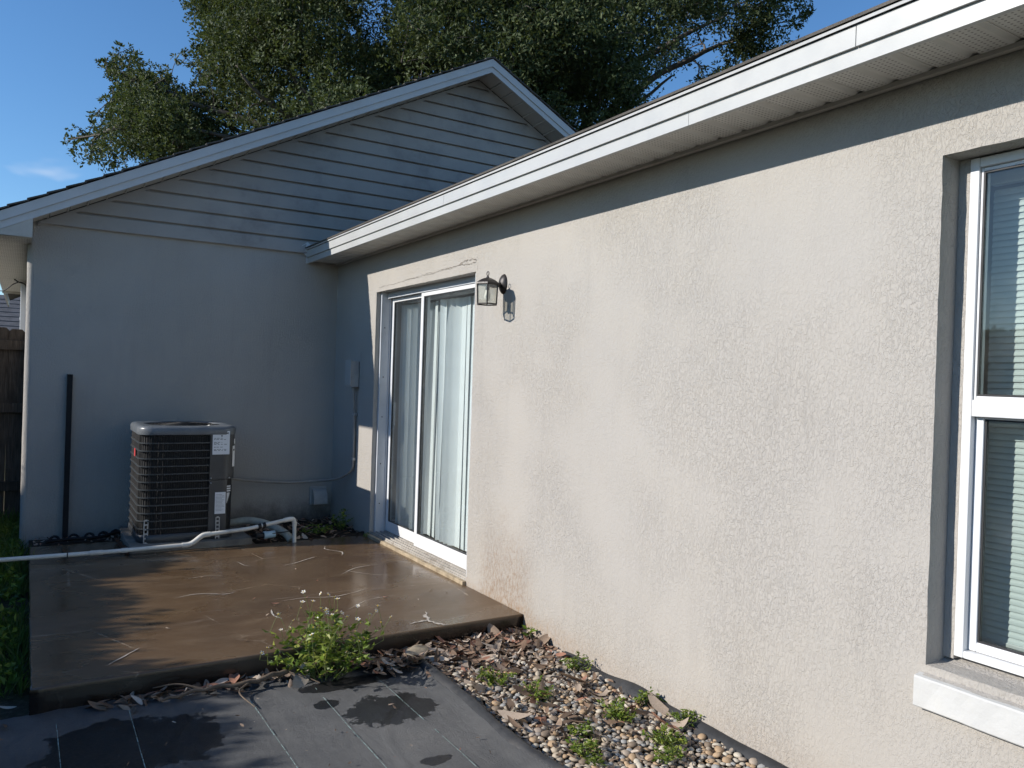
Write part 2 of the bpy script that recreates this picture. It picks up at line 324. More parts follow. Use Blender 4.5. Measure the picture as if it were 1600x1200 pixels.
# ------------------------------------------------------------------ mesh helpers
WT = {}
def tag(o, label=None, cat=None, group=None, kind=None):
    for k, v in (('label', label), ('category', cat), ('group', group), ('kind', kind)):
        if v: o[k] = v
    return o
def attach(o, parent):
    if parent is not None:
        o.parent = parent; o.matrix_parent_inverse = Matrix.Translation(-WT[parent.name])
    WT[o.name] = o.location.copy()
    return o
def thing(name, loc, label=None, cat=None, group=None, kind=None):
    o = bpy.data.objects.new(name, None); COL.objects.link(o); o.location = loc; o.empty_display_size = .1
    WT[o.name] = Vector(loc); return tag(o, label, cat, group, kind)
def inst(name, mesh, parent, loc, rot=(0, 0, 0), scale=(1, 1, 1)):
    o = bpy.data.objects.new(name, mesh); COL.objects.link(o)
    o.location = loc; o.rotation_euler = rot; o.scale = scale
    return attach(o, parent)
class B:
    def __init__(s): s.v = []; s.f = []; s.sm = []
    def add(s, vs_, fs, smooth=False):
        n = len(s.v); s.v += [tuple(p) for p in vs_]; s.f += [tuple(i+n for i in f) for f in fs]; s.sm += [smooth]*len(fs); return s
    def box(s, x0, x1, y0, y1, z0, z1, c=0.0):
        if c <= 0:
            v = [(x, y, z) for x in (x0, x1) for y in (y0, y1) for z in (z0, z1)]
            return s.add(v, [(0, 1, 3, 2), (4, 6, 7, 5), (0, 4, 5, 1), (2, 3, 7, 6), (0, 2, 6, 4), (1, 5, 7, 3)])
        bm = bmesh.new(); bmesh.ops.create_cube(bm, size=1.0)
        for w in bm.verts: w.co = Vector(((x0+x1)/2+w.co.x*(x1-x0), (y0+y1)/2+w.co.y*(y1-y0), (z0+z1)/2+w.co.z*(z1-z0)))
        bmesh.ops.bevel(bm, geom=bm.edges[:], offset=c, segments=2, profile=.5, affect='EDGES')
        bm.verts.index_update(); s.add([w.co[:] for w in bm.verts], [[w.index for w in f.verts] for f in bm.faces]); bm.free(); return s
    def prism(s, poly, fn, a, b):               # polygon points (p,q) swept from a to b; fn(p,q,t)->xyz
        n = len(poly); v = [fn(p, q, a) for p, q in poly] + [fn(p, q, b) for p, q in poly]
        f = [(i, (i+1) % n, n+(i+1) % n, n+i) for i in range(n)] + [tuple(range(n))[::-1], tuple(range(n, 2*n))]
        return s.add(v, f)
    def tube(s, pts, r, n=8, caps=True, smooth=True):
        pts = [Vector(p) for p in pts]; rs = r if isinstance(r, (list, tuple)) else [r]*len(pts)
        v = []; f = []; up = None
        for i, p in enumerate(pts):
            d = (pts[min(i+1, len(pts)-1)]-pts[max(i-1, 0)]).normalized()
            if up is None: up = Vector((0, 0, 1)) if abs(d.z) < .9 else Vector((1, 0, 0))
            a = d.cross(up).normalized(); up = a.cross(d).normalized()
            for k in range(n):
                t = 2*math.pi*k/n; v.append(p+(a*math.cos(t)+up*math.sin(t))*rs[i])
        for i in range(len(pts)-1):
            for k in range(n):
                f.append((i*n+k, i*n+(k+1) % n, (i+1)*n+(k+1) % n, (i+1)*n+k))
        s.add(v, f, smooth)
        if caps: s.add(v[:n], [tuple(range(n))[::-1]]); s.add(v[-n:], [tuple(range(n))])
        return s
    def lathe(s, prof, c=(0, 0, 0), n=16, sx=1, sy=1, smooth=True):
        v = [(c[0]+r*sx*math.cos(2*math.pi*k/n), c[1]+r*sy*math.sin(2*math.pi*k/n), c[2]+z) for r, z in prof for k in range(n)]
        f = [(i*n+k, i*n+(k+1) % n, (i+1)*n+(k+1) % n, (i+1)*n+k) for i in range(len(prof)-1) for k in range(n)]
        s.add(v, f, smooth); s.add(v[:n], [tuple(range(n))[::-1]]); s.add(v[-n:], [tuple(range(n))]); return s
    def mesh(s, name, mat):
        me = bpy.data.meshes.new(name); me.from_pydata(s.v, [], s.f)
        me.polygons.foreach_set('use_smooth', s.sm); me.materials.append(mat)
        bm = bmesh.new(); bm.from_mesh(me); bmesh.ops.recalc_face_normals(bm, faces=bm.faces[:]); bm.to_mesh(me); bm.free()
        return me
    def build(s, name, mat, parent=None):
        return inst(name, s.mesh(name, mat), parent, (0, 0, 0))
def smooth_path(pts, k=6):
    P = [Vector(p) for p in pts]; P = [P[0]*2-P[1]]+P+[P[-1]*2-P[-2]]; out = []
    for i in range(1, len(P)-2):
        for j in range(k):
            t = j/k; a, b, c, d = P[i-1], P[i], P[i+1], P[i+2]
            out.append(.5*((2*b)+(c-a)*t+(2*a-5*b+4*c-d)*t*t+(3*b-a-3*c+d)*t**3))
    out.append(P[-2]); return out
def fast_mesh(name, verts, quads, mat, tone=None, smooth=False):
    me = bpy.data.meshes.new(name); verts = np.asarray(verts, np.float32); quads = np.asarray(quads, np.int32)
    nv, nf, k = len(verts), len(quads), quads.shape[1]
    me.vertices.add(nv); me.vertices.foreach_set('co', verts.ravel())
    me.loops.add(nf*k); me.loops.foreach_set('vertex_index', quads.ravel())
    me.polygons.add(nf); me.polygons.foreach_set('loop_start', np.arange(0, nf*k, k, dtype=np.int32)); me.polygons.foreach_set('loop_total', np.full(nf, k, np.int32))
    me.polygons.foreach_set('use_smooth', np.full(nf, smooth)); me.materials.append(mat)
    if tone is not None:
        a = me.attributes.new('tone', 'FLOAT', 'POINT'); a.data.foreach_set('value', np.asarray(tone, np.float32))
    me.update(calc_edges=True); me.validate(); return me
def add_tone(me, val):
    a = me.attributes.new('tone', 'FLOAT', 'POINT'); a.data.foreach_set('value', np.asarray(val, np.float32)); return me
def leaves_mesh(name, pos, dirs, length, width, mat, tone, fold=.25):
    """one folded four-point leaf per position"""
    n = len(pos); d = dirs/np.linalg.norm(dirs, axis=1, keepdims=True)
    r = RNG.normal(size=(n, 3)); s = np.cross(d, r); s /= np.linalg.norm(s, axis=1, keepdims=True)+1e-9; nn = np.cross(s, d)
    L = length[:, None]; Wd = width[:, None]
    v = np.stack([pos, pos+d*L*.5+s*Wd*.5+nn*Wd*fold, pos+d*L, pos+d*L*.5-s*Wd*.5+nn*Wd*fold], 1).reshape(-1, 3)
    b = np.arange(n)[:, None]*4
    q = np.concatenate([b+np.array([[0, 1, 2]]), b+np.array([[0, 2, 3]])], 0)
    return fast_mesh(name, v, q, mat, np.repeat(tone, 4))

# ------------------------------------------------------------------ ground, patio slab
g = B(); N = 60
xs_ = [-150, -60, -20, -8] + [-5.5+.1*i for i in range(0, 1)] + [-4, -3, -2, -1, 0, 3, 10, 30, 80, 150]
g.add([(x, y, -.14) for x in (-200, 200) for y in (-200, 200)], [(0, 2, 3, 1)])
tag(g.build('ground', M['ground']), kind='structure')

def stone_slab(name, poly, z0, z1, mat, step=.06, jit=.004):
    """slab with worn, slightly wandering edges (poly counter-clockwise)"""
    pts = []
    for i, (x, y) in enumerate(poly):
        x2, y2 = poly[(i+1) % len(poly)]; L = math.hypot(x2-x, y2-y); k = max(1, int(L/step))
        for j in range(k):
            t = j/k; px, py = x+(x2-x)*t, y+(y2-y)*t
            w = noise.noise((px*7, py*7, 3))*jit + noise.noise((px*25, py*25, 5))*jit*.6
            nx, ny = (y2-y)/L, -(x2-x)/L
            if j: px += nx*w; py += ny*w
            pts.append((px, py))
    n = len(pts); cx = sum(p[0] for p in pts)/n; cy = sum(p[1] for p in pts)/n
    bm = bmesh.new()
    rings = []
    for z, ins in ((z0, 0), (z1-.008, 0), (z1-.002, .002), (z1, .007)):
        ring = []
        for i, (px, py) in enumerate(pts):
            a, b = pts[i-1], pts[(i+1) % n]; tx, ty = b[0]-a[0], b[1]-a[1]; L = math.hypot(tx, ty) or 1
            ring.append(bm.verts.new((px-ty/L*ins, py+tx/L*ins, z+noise.noise((px*9, py*9, 8))*.0015)))
        rings.append(ring)
    for a, b in zip(rings, rings[1:]):
        for i in range(n):
            f = bm.faces.new((a[i], a[(i+1) % n], b[(i+1) % n], b[i])); f.smooth = True
    top = bm.faces.new(rings[-1]); bmesh.ops.triangulate(bm, faces=[top])
    me = bpy.data.meshes.new(name); bm.to_mesh(me); bm.free(); me.materials.append(mat)
    return inst(name, me, None, (0, 0, 0))
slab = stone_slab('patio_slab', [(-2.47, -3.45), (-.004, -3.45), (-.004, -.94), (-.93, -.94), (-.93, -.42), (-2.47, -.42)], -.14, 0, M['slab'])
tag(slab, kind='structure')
def scar(pts, w, seed):
    rr = random.Random(seed); P = smooth_path(pts, 5); v = []; f = []
    for i, p in enumerate(P):
        d = (P[min(i+1, len(P)-1)]-P[max(i-1, 0)]).normalized(); s_ = Vector((-d.y, d.x, 0)); e = w*(.25+.9*rr.random())*(1-abs(2*i/(len(P)-1)-1)**3)
        j = Vector((rr.uniform(-1, 1), rr.uniform(-1, 1), 0))*w*.6
        v += [p+j+s_*e, p+j-s_*e]
    f = [(2*i, 2*i+2, 2*i+3, 2*i+1) for i in range(len(P)-1)]
    return v, f
for i, (pts, w) in enumerate([([(-2.006, -3.105), (-2.07, -3.18), (-2.175, -3.307)], .005), ([(-.50, -3.16), (-.535, -3.25), (-.557, -3.33), (-.545, -3.40), (-.50, -3.455)], .014), ([(-.557, -3.33), (-.60, -3.325), (-.678, -3.336)], .009),
        ([(-.47, -1.25), (-.50, -1.36), (-.42, -1.50), (-.46, -1.62)], .006), ([(-.95, -1.756), (-.83, -1.70), (-.72, -1.62), (-.636, -1.568)], .004), ([(-1.2, -2.62), (-1.05, -2.60), (-.85, -2.65), (-.6, -2.55)], .0035),
        ([(-.68, -2.18), (-.5, -2.02), (-.3, -1.98)], .003), ([(-1.62, -1.86), (-1.48, -1.83), (-1.36, -1.86)], .003), ([(-.6, -2.05), (-.45, -2.25), (-.3, -2.33)], .003), ([(-1.28, -2.75), (-1.30, -2.88), (-1.27, -2.95)], .006),
        ([(-1.75, -2.3), (-1.6, -2.25), (-1.45, -2.32), (-1.38, -2.3)], .004), ([(-.9, -2.95), (-.7, -2.8), (-.48, -2.78)], .0025), ([(-1.2, -1.5), (-1.18, -1.62), (-1.15, -1.68)], .004)]):
    v, f = scar([(x, y, .0035) for x, y in pts], w, i); B().add(v, f).build('paint_scratch', M['scar'], slab)

# ------------------------------------------------------------------ the house
house = thing('house', (0, 0, -.14), 'beige stucco house with low eave, lap-sided gable and white fascia', 'house')

def wall_grid(name, mat, fn, u0, u1, v0, v1, holes=(), depth=.1, step=.06, parent=house, jit=.0018, backs=()):
    """stucco sheet; fn(u,v,d)->xyz with d the depth into the wall; holes are (u0,u1,v0,v1) with reveals"""
    def cuts(a, b, extra):
        c = sorted(set([a, b]+[e for e in extra if a < e < b])); out = []
        for p, q in zip(c, c[1:]):
            k = max(1, round((q-p)/step)); out += [p+(q-p)*i/k for i in range(k)]
        return out+[c[-1]]
    us = cuts(u0, u1, [h[i] for h in holes for i in (0, 1)]); vs_ = cuts(v0, v1, [h[i] for h in holes for i in (2, 3)])
    E = 1e-6
    def inside(u, v): return any(h[0]+E < u < h[1]-E and h[2]+E < v < h[3]-E for h in holes)
    def rim(u, v): return any(h[0]-E <= u <= h[1]+E and h[2]-E <= v <= h[3]+E for h in holes)
    def pt(u, v, d=0.0):
        if d == 0.0:
            d = noise.noise((u*2.3, v*2.3, 1))*jit + noise.noise((u*9, v*9, 4))*jit*.5
        du = dv = 0
        if rim(u, v) :
            du = noise.noise((u*14, v*14, 7))*.004 + noise.noise((u*45, v*45, 2))*.002; dv = noise.noise((u*14, v*14, 17))*.004
        return fn(u+du, v+dv, d)
    b = B(); ids = {}
    vv = []; ff = []
    for i, u in enumerate(us):
        for j, v in enumerate(vs_):
            ids[i, j] = len(vv); vv.append(pt(u, v))
    for i in range(len(us)-1):
        for j in range(len(vs_)-1):
            if not inside((us[i]+us[i+1])/2, (vs_[j]+vs_[j+1])/2): ff.append((ids[i, j], ids[i+1, j], ids[i+1, j+1], ids[i, j+1]))
    b.add(vv, ff, True)
    for h in holes:
        uu = [u for u in us if h[0]-E <= u <= h[1]+E]; ww = [v for v in vs_ if h[2]-E <= v <= h[3]+E]
        loop = [(u, h[3]) for u in uu]+[(h[1], v) for v in ww[::-1][1:]]+[(u, h[2]) for u in uu[::-1][1:]]+[(h[0], v) for v in ww[1:-1]]
        n = len(loop); dd = h[4] if len(h) > 4 else depth
        # rounded plaster arris, then the reveal
        rows = [[pt(u, v) for u, v in loop], [fn(*[a+b_ for a, b_ in zip((u, v), (0, 0))], .012) for u, v in loop], [fn(u, v, dd) for u, v in loop]]
        allv = rows[0]+rows[1]+rows[2]
        b.add(allv, [(r*n+i, r*n+(i+1) % n, (r+1)*n+(i+1) % n, (r+1)*n+i) for r in (0, 1) for i in range(n)], False)
    return b
DOOR = (-2.737, -.999, -.012, 2.08); WIN = (-6.78, -5.853, .485, 2.142)
wr = wall_grid('wall', M['stucco'], lambda u, v, d: (d, u, v), -10.0, 0.0, -.17, 2.47, [(*DOOR, .19), (*WIN, .19)])
wr.build('wall', M['stucco'], house)
wb = wall_grid('wall', M['stucco_back'], lambda u, v, d: (u, d, v), -2.49, 0.0, -.17, 2.53)
# rounded outer corner and the side wall that faces the sun
rc = .045; n = 6; zs = [-.17+i*.06 for i in range(46)]
arc = [(-2.49-rc*math.sin(a), rc-rc*math.cos(a)) for a in [math.pi/2*i/n for i in range(n+1)]]
def cw(x, y, z): return (x+noise.noise((z*7, x*40, 2))*.003, y, min(z, 2.53))
cv = [cw(x, y, z) for z in zs for x, y in arc]
wb.add(cv, [(i*(n+1)+k, i*(n+1)+k+1, (i+1)*(n+1)+k+1, (i+1)*(n+1)+k) for i in range(len(zs)-1) for k in range(n)], True)
wb.build('wall', M['stucco_back'], house)
wl_ = wall_grid('wall', M['stucco'], lambda u, v, d: (-2.49-rc+d, u, v), rc, 7.9, -.17, 2.5)
wl_.build('wall', M['stucco'], house)
# inside shell: room behind the door and the window, rear and far walls so that no sky shows through
room = B()
def room_box(b, x0, x1, y0, y1, z0, z1):
    v = [(x, y, z) for x in (x0, x1) for y in (y0, y1) for z in (z0, z1)]
    return b.add(v, [(4, 6, 7, 5), (0, 4, 5, 1), (2, 3, 7, 6), (1, 5, 7, 3)])
room_box(room, .20, 4.6, -9.9, -.08, -.02, 2.46); room.build('room_wall', M['room'], house)
inner = wall_grid('wall', M['room'], lambda u, v, d: (.192+d, u, v), -9.9, -.08, -.02, 2.46, [(*DOOR[:2], -.011, DOOR[3], .01), (*WIN, .01)], step=.5)
inner.build('room_wall', M['room'], house)
B().box(.02, 4.6, -9.9, -.08, -.10, -.018).build('room_floor', M['room_floor'], house)
sh = B(); sh.box(4.65, 4.85, -10, 0, -.14, 2.45); sh.box(0.25, 4.85, -10.2, -10.0, -.14, 2.45); sh.box(5.2, 5.4, 0.02, 8, -.14, 2.5); sh.box(-2.5, 5.4, 7.9, 8.1, -.14, 2.5)
sh.build('far_wall', M['stucco'], house)

# --- gable of the rear wing
SL = .513; PX, PZ = 1.457, 4.665; RAKE_Y = -.30; RF = .152
def ztop(x): return PZ-SL*abs(x-PX)
XL = -2.80; XR = 2*PX-XL
gb = B(); gb.add([(-2.49, .03, 2.45), (5.35, .03, 2.45), (PX, .03, ztop(PX)-.14)], [(0, 1, 2)]); gb.add([(-2.49, .05, 2.45), (5.35, .05, 2.45), (PX, .05, ztop(PX)-.14)], [(2, 1, 0)])
gb.build('gable_sheathing', M['siding'], house)
EXPO = .1295
for k in range(17):
    z0 = 2.492+EXPO*k; z1 = z0+EXPO
    def xl(z): return max(-2.492, PX-(PZ-RF-.005-z)/SL)
    def xr(z): return min(5.3, PX+(PZ-RF-.005-z)/SL)
    if xr(z0)-xl(z0) < .15: break
    prof = [(-.002, z0+.006), (-.028, z0), (-.031, z0+.004), (-.028, z0+EXPO*.84), (-.025, z0+EXPO*.875), (-.004, z0+EXPO*.89), (-.002, z1+.006)]
    ztp = min(z1+.006, PZ-RF-.01)
    v = []; f = []
    SEG = 14
    for y_, z_ in prof:
        z_ = min(z_, ztp); a, c_ = xl(z_), xr(z_)
        for i in range(SEG+1):
            x_ = a+(c_-a)*i/SEG; wv = noise.noise((x_*1.3, k*3.1, 0))*.0022
            v.append((x_, y_+wv*.6, z_+(wv if z_ < z1-.01 else 0)))
    f = [(r*(SEG+1)+i, r*(SEG+1)+i+1, (r+1)*(SEG+1)+i+1, (r+1)*(SEG+1)+i) for r in range(len(prof)-1) for i in range(SEG)]
    B().add(v, f).build('siding_plank', M['siding'], house)
# J-channel against the rake soffit
for s_ in (-1, 1):
    xe = -2.47 if s_ < 0 else 5.0
    B().prism([(-.026, -.03), (0, -.03), (0, 0), (-.026, 0)], lambda p, q, t, xe=xe: (xe+(PX-xe)*t, p, ztop(xe+(PX-xe)*t)-RF+.004+q), 0, .998).build('edge_trim', M['siding'], house)
# roof of the rear wing: deck, rows of shingles, rake fascia, rake soffit
for s_ in (-1, 1):
    xe = XL if s_ < 0 else XR
    dk = B(); dk.prism([(0, -.045), (0, -.012), (1, -.012), (1, -.045)], lambda p, q, t, xe=xe: (xe+(PX-xe)*p, t, ztop(xe+(PX-xe)*p)+q), RAKE_Y+.02, 8.4)
    dk.build('roof_deck', M['shingle'], house)
    L = abs(PX-xe)/math.cos(math.atan(SL)); nrow = int(L/.142)
    rb = B()
    for i in range(nrow+1):
        p0 = i*.142/L; p1 = min(1.0, (i+1.12)*.142/L)
        if i == 0: p0 = -.012
        rr = random.Random(i*3+s_)
        lift0, th = .010, .007
        rb.prism([(p0, lift0-.004+rr.uniform(0, .003)), (p0, lift0+th+rr.uniform(0, .003)), (p1, .004+.002), (p1, -.006)], lambda p, q, t, xe=xe: (xe+(PX-xe)*p, t, ztop(xe+(PX-xe)*p)-.006+q), RAKE_Y-.022-rr.uniform(0, .008), 8.45)
    rb.build('roof_shingles', M['shingle'], house)
    # stepped rake fascia (upper face proud of the lower lip)
    up_ = [(RAKE_Y-.012, -.018), (RAKE_Y+.012, -.018), (RAKE_Y+.012, -.094), (RAKE_Y-.012, -.094)]
    lo_ = [(RAKE_Y, -.0945), (RAKE_Y+.018, -.0945), (RAKE_Y+.018, -RF), (RAKE_Y, -RF)]
    for prof, nm in ((up_, 'rake_fascia'), (lo_, 'rake_trim')):
        B().prism(prof, lambda p, q, t, xe=xe: (xe+(PX-xe)*t, p, ztop(xe+(PX-xe)*t)+q), 0 if s_ < 0 else 0, 1.0).build(nm, M['rake'], house)
    # soffit strips under the rake
    SP = .1375; ns = int(abs(PX-xe)/SP)+1
    strip = B()
    sg = 1 if s_ < 0 else -1
    strip.prism([(0.003, 0), (SP*.86, 0), (SP*.88, -.006), (SP-.003, -.006), (SP-.003, .006), (.003, .006)], lambda p, q, t, sg=sg: (sg*p, t, p*SL+q), RAKE_Y+.019, -.028)
    sm_ = strip.mesh('rake_soffit_strip', M['plain_soffit'])
    for i in range(ns):
        x_ = PX-sg*(i+1)*SP
        if abs(x_-PX) > abs(xe-PX)+.004: x_ = xe
        inst('rake_soffit_strip', sm_, house, (x_, 0, ztop(x_)-RF+.012))
# left eave of the rear wing: level soffit, box end, fascia
B().box(XL-.016, XL+.004, RAKE_Y-.003, 8.3, 2.325, 2.49).build('fascia', M['rake'], house)
eb = B(); eb.add([(XL+.004, RAKE_Y+.004, 2.335), (-2.505, RAKE_Y+.004, 2.335), (-2.505, RAKE_Y+.004, ztop(-2.505)-RF), (XL+.004, RAKE_Y+.004, ztop(XL)-RF)], [(0, 1, 2, 3)])
eb.add([(-2.505, RAKE_Y+.004, 2.335), (-2.505, .0, 2.335), (-2.505, .0, ztop(-2.505)-RF), (-2.505, RAKE_Y+.004, ztop(-2.505)-RF)], [(0, 1, 2, 3)])
eb.build('eave_box', M['plain_soffit'], house)
SW = .264
def soffit_mesh(w, depth_):
    b = B(); h = .008
    prof = [(0, 0), (.006, 0), (.018, -h), (w*.425, -h), (w*.475, 0), (w*.525, 0), (w*.575, -h), (w-.018, -h), (w-.006, 0), (w-.002, 0), (w-.002, .01), (0, .01)]
    b.prism(prof, lambda p, q, t: (t, p, q), 0, depth_); return b.mesh('soffit_panel', M['soffit'])
sm2 = soffit_mesh(SW, XL+2.505+.28 if False else .29)
y_ = RAKE_Y+.01
while y_ < 5.0:
    inst('soffit_panel', sm2, house, (XL+.003, y_, 2.335)); y_ += SW
B().box(XL-.02, -2.5, 5.0, 5.02, 2.3, 2.6).build('eave_box', M['plain_soffit'], house)

# --- eave of the near wing
OV = -.304; ZB, ZT = 2.402, 2.537
smw = soffit_mesh(SW, .30)
y_ = -.02-SW
while y_ > -10:
    inst('soffit_panel', smw, house, (OV+.002, y_, 2.430)); y_ -= SW
B().box(-.03, -.004, -10, -.02, 2.408, 2.4235).build('soffit_channel', M['plain_soffit'], house)
for a, c_ in ((-10.2, -5.744), (-5.741, -2.864), (-2.861, -.016)):
    b = B(); b.prism([(OV-.012, 2.4555), (OV-.012, 2.520), (OV-.0105, 2.523), (OV+.012, 2.523), (OV+.012, 2.4555)], lambda p, q, t: (p, t, q), a, c_)
    b.build('fascia', M['fascia'], house)
for a, c_ in ((-10.2, -4.998), (-4.996, -.016)):
    b = B(); b.prism([(OV, ZB), (OV+.02, ZB), (OV+.02, 2.455), (OV, 2.455)], lambda p, q, t: (p, t, q), a, c_)
    b.build('fascia_trim', M['fascia'], house)
B().prism([(OV-.022, 2.524), (OV-.024, 2.532), (OV-.02, 2.537), (OV+.12, 2.575), (OV+.12, 2.567), (OV-.012, 2.5275)], lambda p, q, t: (p, t, q), -10.2, -.016).build('drip_edge', M['rake'], house)
B().box(OV-.012, OV+.02, -.0155, -.003, ZB, 2.53).build('fascia_end', M['rake'], house)
S2 = .40
def rz(x): return 2.545+S2*(x-OV)
for (xa, xb, sgn) in ((OV-.03, 2.5, 1), (5.2, 2.5, -1)):
    zf = (lambda x: rz(x)) if sgn > 0 else (lambda x: rz(2.5)-S2*(x-2.5))
    L = abs(xb-xa); nr = int(L/.135); b = B()
    for i in range(nr+1):
        p0 = i*.135/L; p1 = min(1, (i+1.1)*.135/L); rr = random.Random(i)
        b.prism([(p0, .004), (p0, .012+rr.uniform(0, .003)), (p1, .005), (p1, -.004)], lambda p, q, t: (xa+(xb-xa)*p, t, zf(xa+(xb-xa)*p)+q), -10.3, -.012 if sgn > 0 else -.012)
    b.build('roof_shingles', M['shingle'], house)
    B().prism([(0, -.03), (0, -.004), (1, -.004), (1, -.03)], lambda p, q, t: (xa+(xb-xa)*(p if sgn < 0 else .012+.988*p), t, zf(xa+(xb-xa)*p)+q), -10.25, -.014).build('roof_deck', M['shingle'], house)
B().add([(.1, -10.1, 2.44), (4.9, -10.1, 2.44), (2.5, -10.1, rz(2.5)-.03)], [(0, 1, 2)]).build('gable_sheathing', M['siding'], house)
# bent kick-out flashing where the eave meets the gable
B().add([(OV-.05, -.024, 2.50), (OV-.02, -.024, 2.47), (OV+.03, -.05, 2.56), (OV-.01, -.03, 2.60), (OV-.062, -.03, 2.56)], [(0, 1, 2), (0, 2, 3, 4)]).build('flashing', M['rake'], house)

# plaster crack over the door and hairlines
def strip3(pts, w, out, seed, x=-.003):
    rr = random.Random(seed); v = []; P = []
    for (a, b_), (c_, d_) in zip(pts, pts[1:]):
        for j in range(10): P.append((a+(c_-a)*j/10, b_+(d_-b_)*j/10))
    P.append(pts[-1])
    for i, (y, z) in enumerate(P):
        e = w*(.15+rr.random()); yy = y+rr.uniform(-.004, .004); zz = z+rr.uniform(-.005, .005)
        v += [(x-rr.random()*out, yy-e*.2, zz-e), (x-rr.random()*out, yy+e*.2, zz+e)]
    return B().add(v, [(2*i, 2*i+2, 2*i+3, 2*i+1) for i in range(len(P)-1)])
for i, (pts, w) in enumerate([([(-2.735, 2.165), (-2.6, 2.17), (-2.5, 2.152), (-2.3, 2.145)], .0035), ([(-2.735, 2.14), (-2.62, 2.142), (-2.5, 2.15)], .003), ([(-2.736, 2.165), (-2.734, 2.14)], .003),
      ([(-2.3, 2.145), (-2.0, 2.128), (-1.7, 2.132), (-1.4, 2.12), (-1.05, 2.112)], .0014), ([(-2.4, 2.135), (-2.2, 2.14), (-1.9, 2.14), (-1.6, 2.125)], .0012), ([(-.985, 2.10), (-.975, 1.98)], .002),
      ([(-2.76, 2.19), (-2.765, 2.09)], .0008), ([(-4.772, 2.23), (-4.775, 2.05)], .0012)]):
    strip3(pts, w, .0012, i).build('plaster_crack', M['crackline'], house)

# --- sliding glass door
door = attach(bpy.data.objects.new('sliding_door', None), None) if False else None
def part_empty(name, parent, loc):
    o = bpy.data.objects.new(name, None); COL.objects.link(o); o.location = loc; o.empty_display_size = .1; return attach(o, parent)
door = part_empty('sliding_door', house, (.05, -1.87, 0))
D0, D1, DZ = -.999, -2.737, 2.08
b = B()
b.box(.040, .186, D0-.028, D0-.001, .034, DZ-.001)                        # jamb body, left
for xx in (.118, .160): b.box(xx-.004, xx+.004, D0-.036, D0-.0285, .036, DZ-.04)   # jamb track fins
b.build('jamb', M['grey_alu'], door)
B().box(.014, .186, D1+.001, D1+.030, .034, DZ-.001).build('jamb', M['grey_alu'], door)
b = B(); b.box(.088, .186, D1+.031, D0-.031, DZ-.032, DZ-.001); b.box(.088, .093, D1+.031, D0-.031, DZ-.050, DZ-.033); b.box(.124, .128, D1+.031, D0-.031, DZ-.050, DZ-.033)
b.build('head_rail', M['grey_alu'], door)
b = B(); b.box(.004, .186, D1+.001, D0-.001, .016, .033)
for xx in (.012, .050, .088, .124, .160): b.box(xx-.003, xx+.003, D1+.002, D0-.002, .0335, .046)
b.build('track', M['track'], door)
B().box(-.028, .003, D1-.0, D0+.02, -.013, .024, .004).build('threshold', M['sill_dirty'], door)
for z in (.28, .62, 1.02, 1.36, 1.78): B().lathe([(.0001, -.002), (.005, -.0015), (.005, .0015), (.0001, .002)], (0, 0, 0), 8).build('screw', M['gasket'], door)
_sc = [o for o in COL.objects if o.name.startswith('screw')]
for o, z in zip(_sc, (.28, .62, 1.02, 1.36, 1.78)): o.location = (.072, D0-.0295, z); o.rotation_euler = (R(90), 0, 0)
def sash(name, x0, x1, ya, yb, z0, z1, st, top, bot, mat, parent, mats_glass=M['glass']):
    b = B()
    b.box(x0, x1, ya-st, ya, z0, z1, .003); b.box(x0, x1, yb, yb+st, z0, z1, .003)
    b.box(x0+.001, x1-.001, yb+st, ya-st, z1-top, z1-.001, .002); b.box(x0+.001, x1-.001, yb+st, ya-st, z0, z0+bot, .002)
    s_ = b.build(name, mat, parent); xm = (x0+x1)/2
    g_ = B()
    for (p, q, c_, d_) in ((yb+st, yb+st+.006, z0+bot, z1-top), (ya-st-.006, ya-st, z0+bot, z1-top)): g_.box(xm-.007, xm+.007, p, q, c_, d_)
    g_.box(xm-.007, xm+.007, yb+st+.0065, ya-st-.0065, z0+bot, z0+bot+.006); g_.box(xm-.007, xm+.007, yb+st+.0065, ya-st-.0065, z1-top-.006, z1-top)
    g_.build('gasket', M['gasket'], s_)
    B().box(xm-.002, xm+.002, yb+st+.0066, ya-st-.0066, z0+bot+.0065, z1-top-.0065).build('glass_pane', mats_glass, s_)
    return s_
sash('sash', .130, .154, D0-.036, -1.738, .048, DZ-.036, .045, .045, .085, M['white_alu'], door)
s2_ = sash('sash', .096, .121, -1.692, D1+.034, .048, DZ-.036, .045, .045, .10, M['white_alu'], door)
B().box(.1215, .1295, -1.7365, -1.7285, .05, DZ-.04).build('interlock', M['gasket'], door)
B().box(.156, .178, D0-.07, D0-.045, .95, 1.15, .004).build('handle', M['white_alu'], door)

# --- window with stepped plaster stop and white sill
win = part_empty('window', house, (.1, -6.3, .5))
W0, W1, WB, WTp = -5.853, -6.78, .485, 2.142
B().box(.098, .188, W0-.036, W0-.001, .50, WTp-.001).build('plaster_stop', M['stucco'], win)
B().box(.098, .188, W1+.001, W1+.036, .50, WTp-.001).build('plaster_stop', M['stucco'], win)
b = B(); b.prism([(-.028, .452), (.188, .514), (.188, .47), (-.028, .40)], lambda p, q, t: (p, t, q), W1+.0015, W0-.0015); b.build('sloped_sill', M['stucco'], win)
